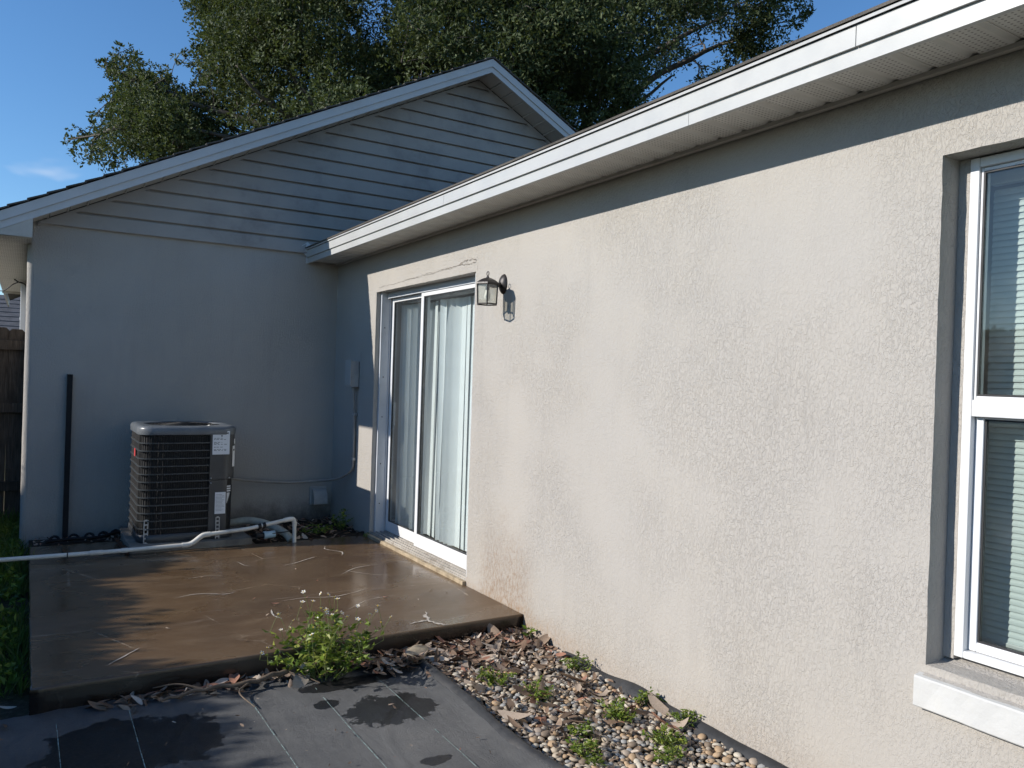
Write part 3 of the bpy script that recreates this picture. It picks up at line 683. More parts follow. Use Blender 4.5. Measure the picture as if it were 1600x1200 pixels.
# white band under the opening with uneven plaster face
v = []; f = []; yy = [W0+.016-.03*i for i in range(34)]; prof = [(-.001, .352), (-.034, .353), (-.037, .357), (-.037, .405), (-.037, .448), (-.034, .453), (-.001, .457)]
for y in yy:
    for x, z in prof: v.append((x+(noise.noise((y*23, z*40, 1))*.0022 if x < -.01 else 0), y, z+(noise.noise((y*9, z*5, 3))*.002 if x < -.01 else 0)))
m_ = len(prof); f = [(i*m_+k, i*m_+k+1, (i+1)*m_+k+1, (i+1)*m_+k) for i in range(len(yy)-1) for k in range(m_-1)]+[tuple(range(m_))]
B().add(v, f, False).build('sill', M['sill_white'], win)
fy0, fy1 = W0-.0375, W1+.0375
b = B(); b.box(.094, .165, fy0-.030, fy0, .512, WTp-.004, .003); b.box(.094, .165, fy1, fy1+.030, .512, WTp-.004, .003); b.box(.095, .164, fy1+.03, fy0-.03, WTp-.036, WTp-.005, .003); b.box(.095, .164, fy1+.03, fy0-.03, .512, .535, .003)
b.build('frame', M['white_alu'], win)
sash('upper_sash', .104, .118, fy0-.031, fy1+.031, 1.335, WTp-.038, .008, .012, .03, M['white_alu'], win, M['window_glass'])
sash('lower_sash', .120, .148, fy0-.031, fy1+.031, .537, 1.325, .026, .034, .03, M['white_alu'], win, M['window_glass'])
B().box(.094, .1195, fy1+.0305, fy0-.0305, 1.298, 1.352, .003).build('meeting_rail', M['white_alu'], win)

# --- blinds
vb = thing('vertical_blinds', (.26, -1.9, .0), 'white vertical slat blinds hanging behind the sliding glass door', 'blinds')
B().box(.235, .28, -2.72, -1.0, 2.0, 2.045, .003).build('head_rail', M['white_alu'], vb)
def slat_mesh(w, h, bow):
    v = []; k = 6
    for s_ in (0, 1):
        for i in range(k+1):
            p = i/k-.5
            for z in (0, h): v.append((bow*(1-4*p*p)+s_*.0015, p*w, z))
    f = []
    for s_ in (0, 1):
        o_ = s_*(k+1)*2
        f += [(o_+2*i, o_+2*i+2, o_+2*i+3, o_+2*i+1) for i in range(k)]
    return B().add(v, f, True).mesh('slat', M['blind'])
sl = slat_mesh(.089, 1.88, .006)
angs = [80, 64, 60, 63, 58, 62, 66, 60, -10, -6, -12, 42, 46, 44, 36, -8, -10, -6, -10, -8, -10, -8, -10, -8]
for i, a in enumerate(angs):
    o = inst('slat', sl, vb, (.257, -1.06-.070*i, .10), (R(random.uniform(-.4, .4)), R(random.uniform(-.4, .4)), R(a+random.uniform(-4, 4))))
    if i in (8, 9, 10): o.rotation_euler[0] = R(2.5)
    if i == 7: o.rotation_euler[0] = R(1.6)
hb = thing('window_blind', (.2, -6.3, .55), 'white horizontal slat blind behind the window glass', 'blinds')
B().box(.23, .265, -6.71, -5.885, 2.075, 2.115, .003).build('head_rail', M['white_alu'], hb)
B().box(.235, .26, -6.71, -5.885, .545, .56, .003).build('bottom_rail', M['white_alu'], hb)
v = []; k = 4
for i in range(k+1):
    p = i/k-.5
    for y in (-.385, .43): v.append((p*.026, y, .003*(1-4*p*p)))
for y in (): pass
slm = B().add(v, [(2*i, 2*i+2, 2*i+3, 2*i+1) for i in range(k)], True).mesh('slat', M['blind'])
nsl = 70
for i in range(nsl): inst('slat', slm, hb, (.247, -6.322, .57+i*(1.50/nsl)), (0, R(-68+random.uniform(-3, 3)), R(random.uniform(-.15, .15))))
for y in (-6.05, -6.55): B().tube([(.232, y, .56), (.232, y, 2.08)], .001, 4).build('cord', M['blind'], hb)

# ------------------------------------------------------------------ wall lantern
LY, LZ = -3.10, 1.965
lan = thing('wall_lantern', (-.01, LY, LZ), 'small dark bronze glass lantern on the sunlit wall beside the sliding door', 'wall lamp')
b = B()
pl = [(0.0001, .030), (.018, .028), (.036, .018), (.046, .008), (.050, .0)]
n = 20; v = [(-z, LY+r*.92*math.cos(2*math.pi*k/n), LZ+r*1.28*math.sin(2*math.pi*k/n)) for r, z in pl for k in range(n)]
b.add(v, [(i*n+k, i*n+(k+1) % n, (i+1)*n+(k+1) % n, (i+1)*n+k) for i in range(len(pl)-1) for k in range(n)], True); b.build('back_plate', M['bronze'], lan)
BX, BY = -.135, LY-.035
b = B(); b.tube(smooth_path([(-.02, LY, LZ-.0), (-.05, LY-.01, LZ-.012), (-.09, LY-.022, LZ-.02), (BX+.02, BY, LZ-.018)], 4), [.014]*13, 8); b.build('arm', M['bronze'], lan)
HX = 6; RB, RT_ = .066, .071; zb, zt = LZ-.138, LZ-.018
def hexp(r, z, off=0): return [(BX+r*math.cos(2*math.pi*k/HX+off), BY+r*math.sin(2*math.pi*k/HX+off), z) for k in range(HX)]
b = B()
for k in range(HX):
    p, q = hexp(RB, zb)[k], hexp(RT_, zt)[k]; b.tube([p, q], .0042, 6)
b.build('post', M['bronze'], lan)
for z, r in ((zb, RB), (zt, RT_)):
    b = B(); h_ = hexp(r, z)
    for k in range(HX): b.tube([h_[k], h_[(k+1) % HX]], .0046, 6)
    b.build('rim', M['bronze'], lan)
for k in range(HX):
    p0, p1 = hexp(RB-.002, zb)[k], hexp(RB-.002, zb)[(k+1) % HX]; q0, q1 = hexp(RT_-.002, zt)[k], hexp(RT_-.002, zt)[(k+1) % HX]
    B().add([p0, p1, q1, q0], [(0, 1, 2, 3)]).build('glass_pane', M['lamp_glass'], lan)
b = B(); rr_ = [(RT_+.006, zt), (RT_+.004, zt+.010), (.056, zt+.024), (.030, zt+.036), (.012, zt+.042), (.006, zt+.052), (.0001, zt+.054)]
v = [p for r, z in rr_ for p in hexp(r, z)]
b.add(v, [(i*HX+k, i*HX+(k+1) % HX, (i+1)*HX+(k+1) % HX, (i+1)*HX+k) for i in range(len(rr_)-1) for k in range(HX)]); b.build('cap', M['bronze'], lan)
b = B(); b.tube([(BX, BY+.013*math.cos(t), zt+.067+.013*math.sin(t)) for t in [2*math.pi*i/16 for i in range(17)]], .0026, 6, False); b.build('ring', M['bronze'], lan)
B().lathe([(.001, 0), (.014, .004), (.02, .03), (.014, .052), (.010, .07)], (BX, BY, zb+.018), 12).build('bulb', M['bulb'], lan)
B().lathe([(.012, 0), (.013, .02)], (BX, BY, zb+.086), 10).build('socket', M['bronze'], lan)

# ------------------------------------------------------------------ electrical box, conduit, vent hood
eb_ = thing('electrical_box', (-.03, -.58, 1.26), 'grey electrical disconnect box on the shaded wall left of the door', 'electrical box')
B().box(-.078, -.004, -.655, -.525, 1.262, 1.495, .005).build('case', M['box_grey'], eb_)
B().box(-.086, -.0785, -.662, -.518, 1.275, 1.503, .003).build('cover', M['box_grey'], eb_)
B().lathe([(.020, 0), (.020, .012), (.016, .016)], (-.04, -.61, 1.243), 10).build('hub', M['conduit'], eb_)
cd = thing('conduit', (-.02, -.61, .5), 'thin grey electrical conduit bending from the wall box to the condenser', 'conduit')
B().tube(smooth_path([(-.04, -.61, 1.25), (-.028, -.612, 1.1), (-.02, -.613, .9), (-.02, -.615, .62), (-.024, -.60, .53), (-.04, -.52, .475), (-.07, -.38, .42), (-.13, -.22, .385), (-.25, -.11, .365), (-.45, -.09, .36), (-.7, -.13, .385), (-.9, -.24, .42), (-1.06, -.40, .47)], 6), .0125, 10).build('pipe', M['conduit'], cd)
for z in (1.02, .62): B().box(-.034, -.004, -.640, -.588, z-.012, z+.012, .002).build('clamp', M['galv'], cd)
vh = thing('vent_hood', (-.13, -.04, .12), 'small grey plastic vent hood low on the shaded wall in the corner', 'vent')
b = B(); b.box(-.215, -.055, -.022, -.002, .13, .30, .003); b.build('flange', M['box_grey'], vh)
v = []
for t in range(7):
    a = math.pi/2*t/6; v += [(-.20, -.0225-.085*math.sin(a), .285-.115*(1-math.cos(a))), (-.07, -.0225-.085*math.sin(a), .285-.115*(1-math.cos(a)))]
v += [(-.20, -.108, .145), (-.07, -.108, .145)]
f = [(2*i, 2*i+1, 2*i+3, 2*i+2) for i in range(7)]
f += [tuple([2*i for i in range(8)]+[16]), tuple([2*i+1 for i in range(8)]+[17])]; v += [(-.20, -.0225, .145), (-.07, -.0225, .145)]
B().add(v, f).build('hood', M['box_grey'], vh)

# ------------------------------------------------------------------ air-conditioning condenser on its pad
pad = stone_slab('equipment_pad', [(-1.84, -.94), (-.96, -.94), (-.96, -.10), (-1.84, -.10)], -.1, .05, M['concrete'], .06, .008)
tag(pad, 'rough grey concrete pad under the condenser', 'concrete pad')
# the patio top lies under the pad; the pad sits in a notch
ac = thing('air_conditioner', (-1.43, -.52, .05), 'charcoal outdoor air conditioning condenser with banded coil guard and white labels', 'air conditioner')
AX0, AX1, AY0, AY1, AZ0, AZ1 = -1.785, -1.078, -.872, -.165, .052, .93
def rrect(x0, x1, y0, y1, r, k=7):
    out = []
    for cx, cy, a0 in ((x1-r, y0+r, -90), (x1-r, y1-r, 0), (x0+r, y1-r, 90), (x0+r, y0+r, 180)):
        for i in range(k+1):
            a = R(a0+90*i/k); out.append((cx+r*math.cos(a), cy+r*math.sin(a)))
    return out
def ring_prism(b, loops, smooth=True, cap0=True, cap1=True):
    n = len(loops[0]); v = [p for l in loops for p in l]
    b.add(v, [(i*n+k, i*n+(k+1) % n, (i+1)*n+(k+1) % n, (i+1)*n+k) for i in range(len(loops)-1) for k in range(n)], smooth)
    if cap0: b.add(loops[0], [tuple(range(n))[::-1]])
    if cap1: b.add(loops[-1], [tuple(range(n))])
    return b
def lp(ins, z, r=.105): return [(x, y, z) for x, y in rrect(AX0+ins, AX1-ins, AY0+ins, AY1-ins, max(.02, r-ins))]
ring_prism(B(), [lp(.004, AZ0), lp(0, AZ0+.01), lp(0, AZ0+.055), lp(.006, AZ0+.06)]).build('base_pan', M['ac_paint'], ac)
ring_prism(B(), [lp(.028, AZ0+.05), lp(.028, AZ1-.07)]).build('coil', M['coil'], ac)
# vertical guard wires round the coil sides that show
b = B(); per = lp(.010, 0)
path = []
pts2 = [(x, y) for x, y, _ in per]; n = len(pts2)
acc = 0
for i in range(n):
    a, c_ = pts2[i], pts2[(i+1) % n]; L = math.hypot(c_[0]-a[0], c_[1]-a[1]); t = (-acc) % .0165
    s0 = t
    while s0 < L:
        x, y = a[0]+(c_[0]-a[0])*s0/L, a[1]+(c_[1]-a[1])*s0/L
        if not (x > -1.285 and y < -.5): path.append((x, y))
        s0 += .0165
    acc += L
for x, y in path: b.tube([(x, y, AZ0+.055), (x, y, AZ1-.06)], .0022, 4, False)
b.build('coil_guard', M['wire'], ac)
# horizontal bands
pan_i = [i for i, (x, y) in enumerate(pts2)]
def band_path(ins):
    P = rrect(AX0+ins, AX1-ins, AY0+ins, AY1-ins, .105-ins, 9)
    # start at the service panel on the front face, go round the far corners
    out = [p for p in P]
    start = [(-1.285, AY0+ins)]
    front_left = P[30:40]; left_back = P[20:30]; right_back = P[10:20]
    seq = start+front_left[::-1]+left_back[::-1]+right_back[::-1]
    return seq
NB = 12
for k in range(NB):
    z = AZ0+.105+k*(AZ1-.125-AZ0-.105)/(NB-1)
    outer = band_path(.0); inn = band_path(.008)
    b = B(); loops = [[(p[0], p[1], z-.0045), (q[0], q[1], z-.0045), (q[0], q[1], z+.0045), (p[0], p[1], z+.0045)] for p, q in zip(outer, inn)]
    v = [p for l in loops for p in l]; b.add(v, [(4*i+a, 4*i+(a+1) % 4, 4*i+4+(a+1) % 4, 4*i+4+a) for i in range(len(loops)-1) for a in range(4)])
    b.build('band', M['ac_band'], ac)
# service panel (front, towards the door) wrapping the corner, lower part set back
P = rrect(AX0+.003, AX1-.003, AY0+.003, AY1-.003, .102, 9)
wrap = [(-1.283, AY0+.003)]+P[0:10]+[(AX1-.003, -.45)]
def panel(z0, z1, pts, mat, nm):
    v = [(x, y, z) for x, y in pts for z in (z0, z1)]; k = len(pts)
    v2 = [(x+(-.012 if x > -1.2 else 0), y+.012, z) for x, y in pts for z in (z0, z1)]
    f = [(2*i, 2*i+2, 2*i+3, 2*i+1) for i in range(k-1)]
    f2 = [tuple(j+2*k for j in q)[::-1] for q in f]
    ed = [(0, 1, 2*k+1, 2*k)]+[(2*i+1, 2*i+3, 2*k+2*i+3, 2*k+2*i+1) for i in range(k-1)]+[(2*i, 2*k+2*i, 2*k+2*i+2, 2*i+2) for i in range(k-1)]
    return B().add(v+v2, f+f2+ed).build(nm, mat, ac)
panel(.515, AZ1-.058, wrap, M['ac_paint'], 'service_panel')
panel(AZ0+.055, .511, [(x, y+.004) for x, y in wrap[:4]], M['ac_paint'], 'service_panel')
panel(AZ0+.055, .511, [(x-.012, y+.016) for x, y in wrap[4:]], M['coil'], 'valve_panel')
# lid with fan opening
def circ(r, z, n=32): return [((AX0+AX1)/2+r*math.cos(R(-90)+2*math.pi*(i+.5)/n), (AY0+AY1)/2+r*math.sin(R(-90)+2*math.pi*(i+.5)/n), z) for i in range(n)]
L0 = [lp(-.004, AZ1-.062, .109), lp(-.006, AZ1-.055, .111), lp(-.006, AZ1-.018, .111), lp(.004, AZ1-.004, .101), lp(.028, AZ1+.002, .08)]
b = ring_prism(B(), L0, True, False, False)
b.add(L0[-1]+circ(.292, AZ1+.004)+circ(.280, AZ1-.002)+circ(.276, AZ1-.06), [(r*32+k, r*32+(k+1) % 32, (r+1)*32+(k+1) % 32, (r+1)*32+k) for r in range(3) for k in range(32)], True)
b.build('lid', M['ac_lid'], ac)
CX, CY = (AX0+AX1)/2, (AY0+AY1)/2
b = B()
for i in range(9):
    r = .05+i*.027; b.tube([(CX+r*math.cos(2*math.pi*k/28), CY+r*math.sin(2*math.pi*k/28), AZ1+.012-.02*(r/.27)**2) for k in range(29)], .0026, 4, False)
for k in range(12):
    a = 2*math.pi*k/12; b.tube([(CX+.03*math.cos(a), CY+.03*math.sin(a), AZ1+.010), (CX+.15*math.cos(a), CY+.15*math.sin(a), AZ1+.004), (CX+.288*math.cos(a), CY+.288*math.sin(a), AZ1-.006)], .003, 4, False)
b.lathe([(.0001, .0), (.05, 0), (.05, .006), (.0001, .008)], (CX, CY, AZ1+.008), 16)
b.build('fan_grille', M['wire'], ac)
fan = B().lathe([(.05, 0), (.05, .06), (.0001, .065)], (CX, CY, AZ1-.16), 12).build('fan', M['ac_paint'], ac)
for k in range(3):
    a = R(120*k+20); v = []
    for i, r in enumerate((.04, .14, .255)):
        for s_ in (-1, 1):
            w = (.35, .42, .45)[i]*s_; v.append((CX+r*math.cos(a+w), CY+r*math.sin(a+w), AZ1-.13+.03*s_))
    B().add(v, [(0, 1, 3, 2), (2, 3, 5, 4)]).build('blade', M['ac_paint'], fan)
B().add([(CX+.275*math.cos(t), CY+.275*math.sin(t), AZ1-.2) for t in [2*math.pi*k/24 for k in range(24)]], [tuple(range(24))]).build('fan_deck', M['coil'], ac)
# labels
YL = AY0-.0005
def plate(x0, x1, z0, z1, mat, nm, y=YL, th=.0015, parent=ac): return B().box(x0, x1, y-th, y, z0, z1, .0004).build(nm, mat, parent)
lab = plate(-1.268, -1.140, .712, .896, M['label'], 'energy_label')
def text(s, size, x, z, mat, parent, y, nm='lettering', sx=1.0, bold=0):
    cu = bpy.data.curves.new('t', 'FONT'); cu.body = s; cu.size = size; cu.extrude = .0002; cu.offset = bold; cu.resolution_u = 3
    o = bpy.data.objects.new('t', cu); COL.objects.link(o)
    me = bpy.data.meshes.new_from_object(o); bpy.data.objects.remove(o); me.name = nm; me.materials.clear(); me.materials.append(mat)
    return inst(nm, me, parent, (x, y, z), (R(90), 0, 0), (sx, 1, 1))
text('ENERGYGUIDE', .0185, -1.2645, .872, M['ink'], lab, YL-.0021, sx=.94, bold=.0006)
B().lathe([(.0001, 0), (.006, 0), (.006, .0006), (.0001, .0006)], (0, 0, 0), 10).build('emblem', M['ink'], lab)
_e = [o for o in COL.objects if o.name == 'emblem'][0]; _e.location = (-1.2, YL-.0016, .858); _e.rotation_euler = (R(90), 0, 0)
b = B(); rr = random.Random(3)
for z in (.838, .828, .806, .798, .79, .768, .75, .742):
    x = -1.258
    for _ in range(rr.randint(2, 5)):
        w = rr.uniform(.006, .022); b.box(x, x+w, YL-.0020, YL-.0016, z, z+.0032); x += w+rr.uniform(.004, .012)
        if x > -1.17: break
b.build('fine_print', M['ink'], lab)
lab2 = plate(-1.238, -1.158, .245, .415, M['label'], 'instruction_label', AY0+.0035)
b = B()
for i in range(13):
    z = .395-i*.0105; b.box(-1.232, -1.232+rr.uniform(.045, .068), AY0+.0014, AY0+.0018, z, z+.0016)
b.build('fine_print', M['ink'], lab2)
# warning label on the rounded corner beside the lower recess
def corner_pt(t, ins=0):     # t 0..1 along the front right rounded corner
    a = R(-90+90*t); r = .102+ins; return (AX1-.105+r*math.cos(a), AY0+.105+r*math.sin(a))
def corner_plate(t0, t1, z0, z1, mat, nm, ins=.0025, parent=ac):
    v = []
    for i in range(5):
        x, y = corner_pt(t0+(t1-t0)*i/4, ins); v += [(x, y, z0), (x, y, z1)]
    return B().add(v, [(2*i, 2*i+2, 2*i+3, 2*i+1) for i in range(4)]).build(nm, mat, parent)
corner_plate(.50, .95, .61, .775, M['label'], 'warning_label'); corner_plate(.55, .7, .735, .75, M['ink'], 'mark', .0032)
corner_plate(.62, .9, .79, .83, M['label'], 'warning_label')
for z in (.455, .437, .419): corner_plate(.05, .72, z-.006, z+.006, M['label'], 'stripe', -.012)
v = []
for i in range(5):
    t = .08+.40*i/4; x, y = corner_pt(t, -.012); v += [(x, y, .405), (x, y, .405-.075*(1-abs(i/2-1))-.01)]
B().add(v, [(2*i, 2*i+2, 2*i+3, 2*i+1) for i in range(4)]).build('arrow_mark', M['label'], ac)
B().tube(smooth_path([(-1.115, AY0+.02, .47), (-1.118, AY0+.012, .38), (-1.135, AY0+.014, .30), (-1.13, AY0+.02, .2)], 5), .004, 6).build('cable', M['wire'], ac)
B().box(AX0-.0025, AX0-.0005, -.62, -.55, .685, .745).build('sticker', M['red'], ac)
def strap(x, y, z0, z1, nm='strap'):
    b = B(); w = .013; n = int((z1-z0)/.03)
    for sx in (-1, 1): b.box(x+sx*w-.0035, x+sx*w+.0035, y-.002, y, z0, z1)
    for i in range(n+1): z = z0+(z1-z0)*i/n; b.box(x-w+.004, x+w-.004, y-.002, y, z-.006, z+.006)
    return b.build(nm, M['galv'], ac)
strap(-1.725, AY0+.012, .02, .225); strap(-1.214, AY0-.004, .01, .22)
for x, z in ((-1.272, .527), (-1.135, .527), (-1.272, .49)):
    o = B().lathe([(.006, 0), (.006, .003), (.003, .005)], (0, 0, 0), 8).build('screw', M['galv'], ac); o.location = (x, AY0+.002, z); o.rotation_euler = (R(90), 0, 0)

# ------------------------------------------------------------------ pipes
pp = thing('drain_pipe', (-1.6, -1.0, .03), 'long white plastic drain pipe laid across the patio in front of the condenser', 'pipe')
PY = -1.0
B().tube([(-3.6, PY+.03, .035), (-2.64, PY+.01, .040), (-2.0, PY, .040), (-1.47, PY, .046)], .0155, 12).build('pipe', M['pvc'], pp)
for a, c_ in (((-2.10, PY, .0405), (-2.02, PY, .0405)), ((-1.90, PY, .041), (-1.86, PY, .041))): B().tube([a, c_], .0185, 12).build('coupling', M['pvc'], pp)
B().tube(smooth_path([(-1.49, PY, .046), (-1.445, PY, .048), (-1.41, PY, .062), (-1.36, PY, .10), (-1.335, PY, .112), (-1.29, PY, .116)], 5), .0195, 12).build('elbow', M['pvc'], pp)
B().tube([(-1.30, PY, .115), (-1.0, PY, .137), (-.70, PY, .188)], .0155, 12).build('pipe', M['pvc'], pp)
B().tube(smooth_path([(-.73, PY, .183), (-.68, PY, .191), (-.655, PY, .186), (-.645, PY, .16), (-.643, PY, .13)], 5), .0190, 12).build('elbow', M['pvc'], pp)
B().tube([(-.643, PY, .14), (-.640, PY, .0)], .0155, 12).build('pipe', M['pvc'], pp)
for x, z in ((-.92, .151), (-.885, .157)): B().tube([(x-.012, PY, z-.002), (x+.012, PY, z+.002)], .021, 10).build('tape_band', M['wire'], pp)
B().tube([(-2.245, PY+.003, .040), (-2.238, PY+.003, .040)], .0165, 10).build('tape_band', M['wire'], pp)
hs = thing('insulated_hose', (-.8, -.7, .06), 'thick pale grey insulated line curving out from the condenser to the soil', 'hose')
B().tube(smooth_path([(-1.06, -.62, .12), (-.96, -.66, .14), (-.86, -.72, .135), (-.76, -.82, .10), (-.69, -.90, .06), (-.655, -.955, .01)], 6), .030, 12).build('insulation', M['pvc_grey'], hs)
B().tube([(-.66, -.96, .085), (-.80, -.955, .075), (-.95, -.93, .07)], .004, 6).build('cord', M['wire'], hs)
cp = thing('pipe_cap', (-.80, -.92, .06), 'pale blue plastic pipe cap under the white drain pipe', 'pipe cap')
B().tube([(-.865, -.935, .062), (-.78, -.93, .066)], .028, 14).build('cap', M['pvc_blue'], cp)
B().tube([(-.869, -.935, .062), (-.850, -.934, .063)], .031, 14).build('collar', M['pvc_blue'], cp)
B().tube([(-.93, -.937, .060), (-.868, -.935, .062)], .022, 12).build('stub', M['wire'], cp)

# black stake against the wall, edging lying at its foot, iron bits
po = thing('steel_stake', (-2.22, -.04, 0), 'tall black steel stake leaning upright against the shaded wall', 'stake')
b = B(); b.prism([(-.020, -.006), (-.020, .016), (-.015, .016), (-.015, -.001), (.015, -.001), (.015, .016), (.020, .016), (.020, -.006)], lambda p, q, t: (-2.222+p+.003*t, -.075+q+.045*t/1.3, t), -.02, 1.297); b.build('channel', M['black_steel'], po)
B().box(-2.240, -2.198, -.040, -.004, 1.2975, 1.301).build('end_cap', M['black_steel'], po)
ed = thing('edging_strip', (-2.1, -.2, 0), 'black plastic landscape edging lying at the foot of the shaded wall', 'edging')
b = B()
P = smooth_path([(-2.36, -.33, .012), (-2.2, -.30, .016), (-2.0, -.29, .014), (-1.86, -.22, .03), (-1.72, -.14, .02)], 6); b.tube(P, .012, 8); b.build('rail', M['black_steel'], ed)
for i, (x, y) in enumerate(((-2.30, -.31), (-2.17, -.285), (-2.06, -.28), (-1.96, -.26), (-1.87, -.215), (-1.78, -.16))):
    B().tube(smooth_path([(x-.03, y+.01, .01), (x-.028, y+.02, .03), (x, y+.03, .042), (x+.025, y+.02, .03), (x+.03, y, .012)], 4), .009, 6).build('loop', M['black_steel'], ed)
for i in range(3): B().box(-2.30+i*.13, -2.22+i*.13, -.372, -.352, .001, .010).build('tab', M['black_steel'], ed)
ch = thing('rusty_chain', (-1.88, -.85, .01), 'short rusty chain lying beside the concrete pad', 'chain')
rr = random.Random(5)
lk = B(); lk.tube([(.016*math.cos(t), .009*math.sin(t), 0) for t in [2*math.pi*i/10 for i in range(11)]], .0036, 5, False); lkm = lk.mesh('link', M['rust'])
for i in range(26):
    t = i/25; inst('link', lkm, ch, (-1.885+.035*t+rr.uniform(-.012, .012), -.50-.47*t+rr.uniform(-.01, .01), .012+rr.uniform(0, .018)), (rr.uniform(-1, 1), rr.uniform(-1, 1), rr.uniform(0, 3)))

# ------------------------------------------------------------------ soil strip, weed fabric, pebble bed
so = B(); v = []; nx, ny = 50, 22
for i in range(nx+1):
    for j in range(ny+1):
        x = -2.47+2.465*i/nx; y = -.98+.978*j/ny
        z = -.045+.03*noise.noise((x*5, y*5, 0))+.015*noise.noise((x*17, y*17, 2))+(.05*max(0, (x+.9))*(1 if x > -.9 else 0))
        if x < -.94: z = -.03+.018*noise.noise((x*9, y*9, 1)) if y > -.44 else -.10
        elif y < -.93: z = min(z, -.03)
        v.append((x, y, z))
so.add(v, [(i*(ny+1)+j, (i+1)*(ny+1)+j, (i+1)*(ny+1)+j+1, i*(ny+1)+j+1) for i in range(nx) for j in range(ny)], True)
tag(so.build('soil_bed', M['soil']), kind='structure')

def mat_edge(y):        # where the weed fabric ends and the pebbles begin
    return -.775+.022*math.sin(y*3.1)+.012*math.sin(y*7.3+1)
fb = thing('weed_fabric', (-1.6, -4.5, -.1), 'black woven weed fabric with teal marking lines spread before the patio', 'ground fabric')
v = []; nx, ny = 190, 210; y0, y1 = -8.6, -3.445
for i in range(nx+1):
    for j in range(ny+1):
        t = i/nx; y = y0+(y1-y0)*(j/ny)**.75; x = -3.3+(mat_edge(y)+3.3)*t
        z = -.108+.006*noise.noise((x*2.2, y*1.4, 0))+.0035*noise.noise((x*9, y*3.5, 4))+.0016*noise.noise((x*30, y*12, 6))
        cr_ = abs(math.sin((x*.55+y*.32)*5.1+1.3*noise.noise((x, y, 9)))); z += .014*max(0, 1-cr_*7)*max(0, noise.noise((x*.9, y*.9, 12))+.3)
        cr2 = abs(math.sin((x*.9-y*.22)*4.3+1.8*noise.noise((x*.8, y*.8, 19)))); z += .010*max(0, 1-cr2*10)*max(0, noise.noise((x*1.1, y*.7, 22))+.25)
        if t > .965: z += .03*(t-.965)/.035
        if y > -3.56: z += .018*max(0, noise.noise((x*6, 2, 3)))*(y+3.56)/.11
        v.append((x, y, z))
B().add(v, [(i*(ny+1)+j, (i+1)*(ny+1)+j, (i+1)*(ny+1)+j+1, i*(ny+1)+j+1) for i in range(nx) for j in range(ny)], True).build('sheet', M['fabric'], fb)
# rolled edge along the pebbles
v = []; yy = [-8.6+i*.06 for i in range(83)]; yy = [y for y in yy if y < -3.62]
prof = [(-.035, -.006), (-.022, .014), (.004, .024), (.024, .016), (.030, -.004), (.022, -.03)]
for y in yy:
    w = .75+.25*noise.noise((y*4, 0, 0))
    for p, q in prof: v.append((mat_edge(y)+p*w+noise.noise((y*6, p*30, 1))*.005, y, -.085+q*w*1.05+noise.noise((y*7, q*40, 2))*.004))
m_ = len(prof); B().add(v, [(i*m_+k, i*m_+k+1, (i+1)*m_+k+1, (i+1)*m_+k) for i in range(len(yy)-1) for k in range(m_-1)], True).build('rolled_edge', M['fabric_edge'], fb)
rr = random.Random(9)
for x0 in (-2.377, -2.10, -1.627, -1.325, -1.03, -2.66, -2.93):
    b = B(); y = -3.60 if x0 < -1.7 else -3.72
    while y > -7.5:
        L = rr.uniform(.02, .09)
        if rr.random() < .88:
            xa = x0+.006*math.sin(y*2+x0*9); zq = -.108+.006*noise.noise((xa*2.2, y*1.4, 0))+.0035*noise.noise((xa*9, y*3.5, 4))+.006
            zq2 = -.108+.006*noise.noise((xa*2.2, (y-L)*1.4, 0))+.0035*noise.noise((xa*9, (y-L)*3.5, 4))+.006
            w = .0007+.0011*rr.random(); b.add([(xa-w, y, zq), (xa+w, y, zq), (xa+w, y-L, zq2), (xa-w, y-L, zq2)], [(0, 1, 2, 3)])
        y -= L+rr.uniform(.001, .012)
    b.build('marking_thread', M['thread'], fb)
# black fabric strip showing against the wall
b = B(); v = []; yy = [-3.9-i*.05 for i in range(60)]
for y in yy:
    wv = noise.noise((y*3, 1, 1)); zt_ = -.10+.035*max(0, wv+.35)
    v += [(-.075-.02*wv, y, -.125), (-.05-.02*wv, y, zt_), (-.022, y, zt_+.018), (-.006, y, zt_+.012)]
b.add(v, [(i*4+k, i*4+k+1, i*4+5+k, i*4+4+k) for i in range(len(yy)-1) for k in range(3)], True); b.build('wall_edge', M['fabric_edge'], fb)

bed = thing('pebble_bed', (-.4, -4.5, -.14), kind='structure')
v = []; nx, ny = 16, 60
for i in range(nx+1):
    for j in range(ny+1):
        x = -.82+.84*i/nx; y = -7.0+3.56*j/ny; v.append((x, y, -.122+.008*noise.noise((x*8, y*8, 5))))
B().add(v, [(i*(ny+1)+j, (i+1)*(ny+1)+j, (i+1)*(ny+1)+j+1, i*(ny+1)+j+1) for i in range(nx) for j in range(ny)], True).build('bed_soil', M['soil'], bed)
def pebble_mesh(seed):
    bm = bmesh.new(); bmesh.ops.create_icosphere(bm, subdivisions=2, radius=1.0); rr = random.Random(seed); o_ = rr.uniform(0, 50)
    a, b_, c_ = 1.0, rr.uniform(.66, .86), rr.uniform(.42, .62)
    for w in bm.verts:
        k = 1+.16*noise.noise(w.co*1.1+Vector((o_, 0, 0))); w.co = Vector((w.co.x*a*k, w.co.y*b_*k, w.co.z*c_*k))
    for f in bm.faces: f.smooth = True
    me = bpy.data.meshes.new('pebble'); bm.to_mesh(me); bm.free(); me.materials.append(M['pebble']); return me
PM = [pebble_mesh(i) for i in range(9)]
PMV = []
for me in PM:
    co = np.zeros(len(me.vertices)*3, np.float32); me.vertices.foreach_get('co', co)
    tri = np.zeros(len(me.polygons)*3, np.int32); me.loops.foreach_get('vertex_index', tri); PMV.append((co.reshape(-1, 3), tri.reshape(-1, 3)))
for me in PM: add_tone(me, np.zeros(len(me.vertices)))
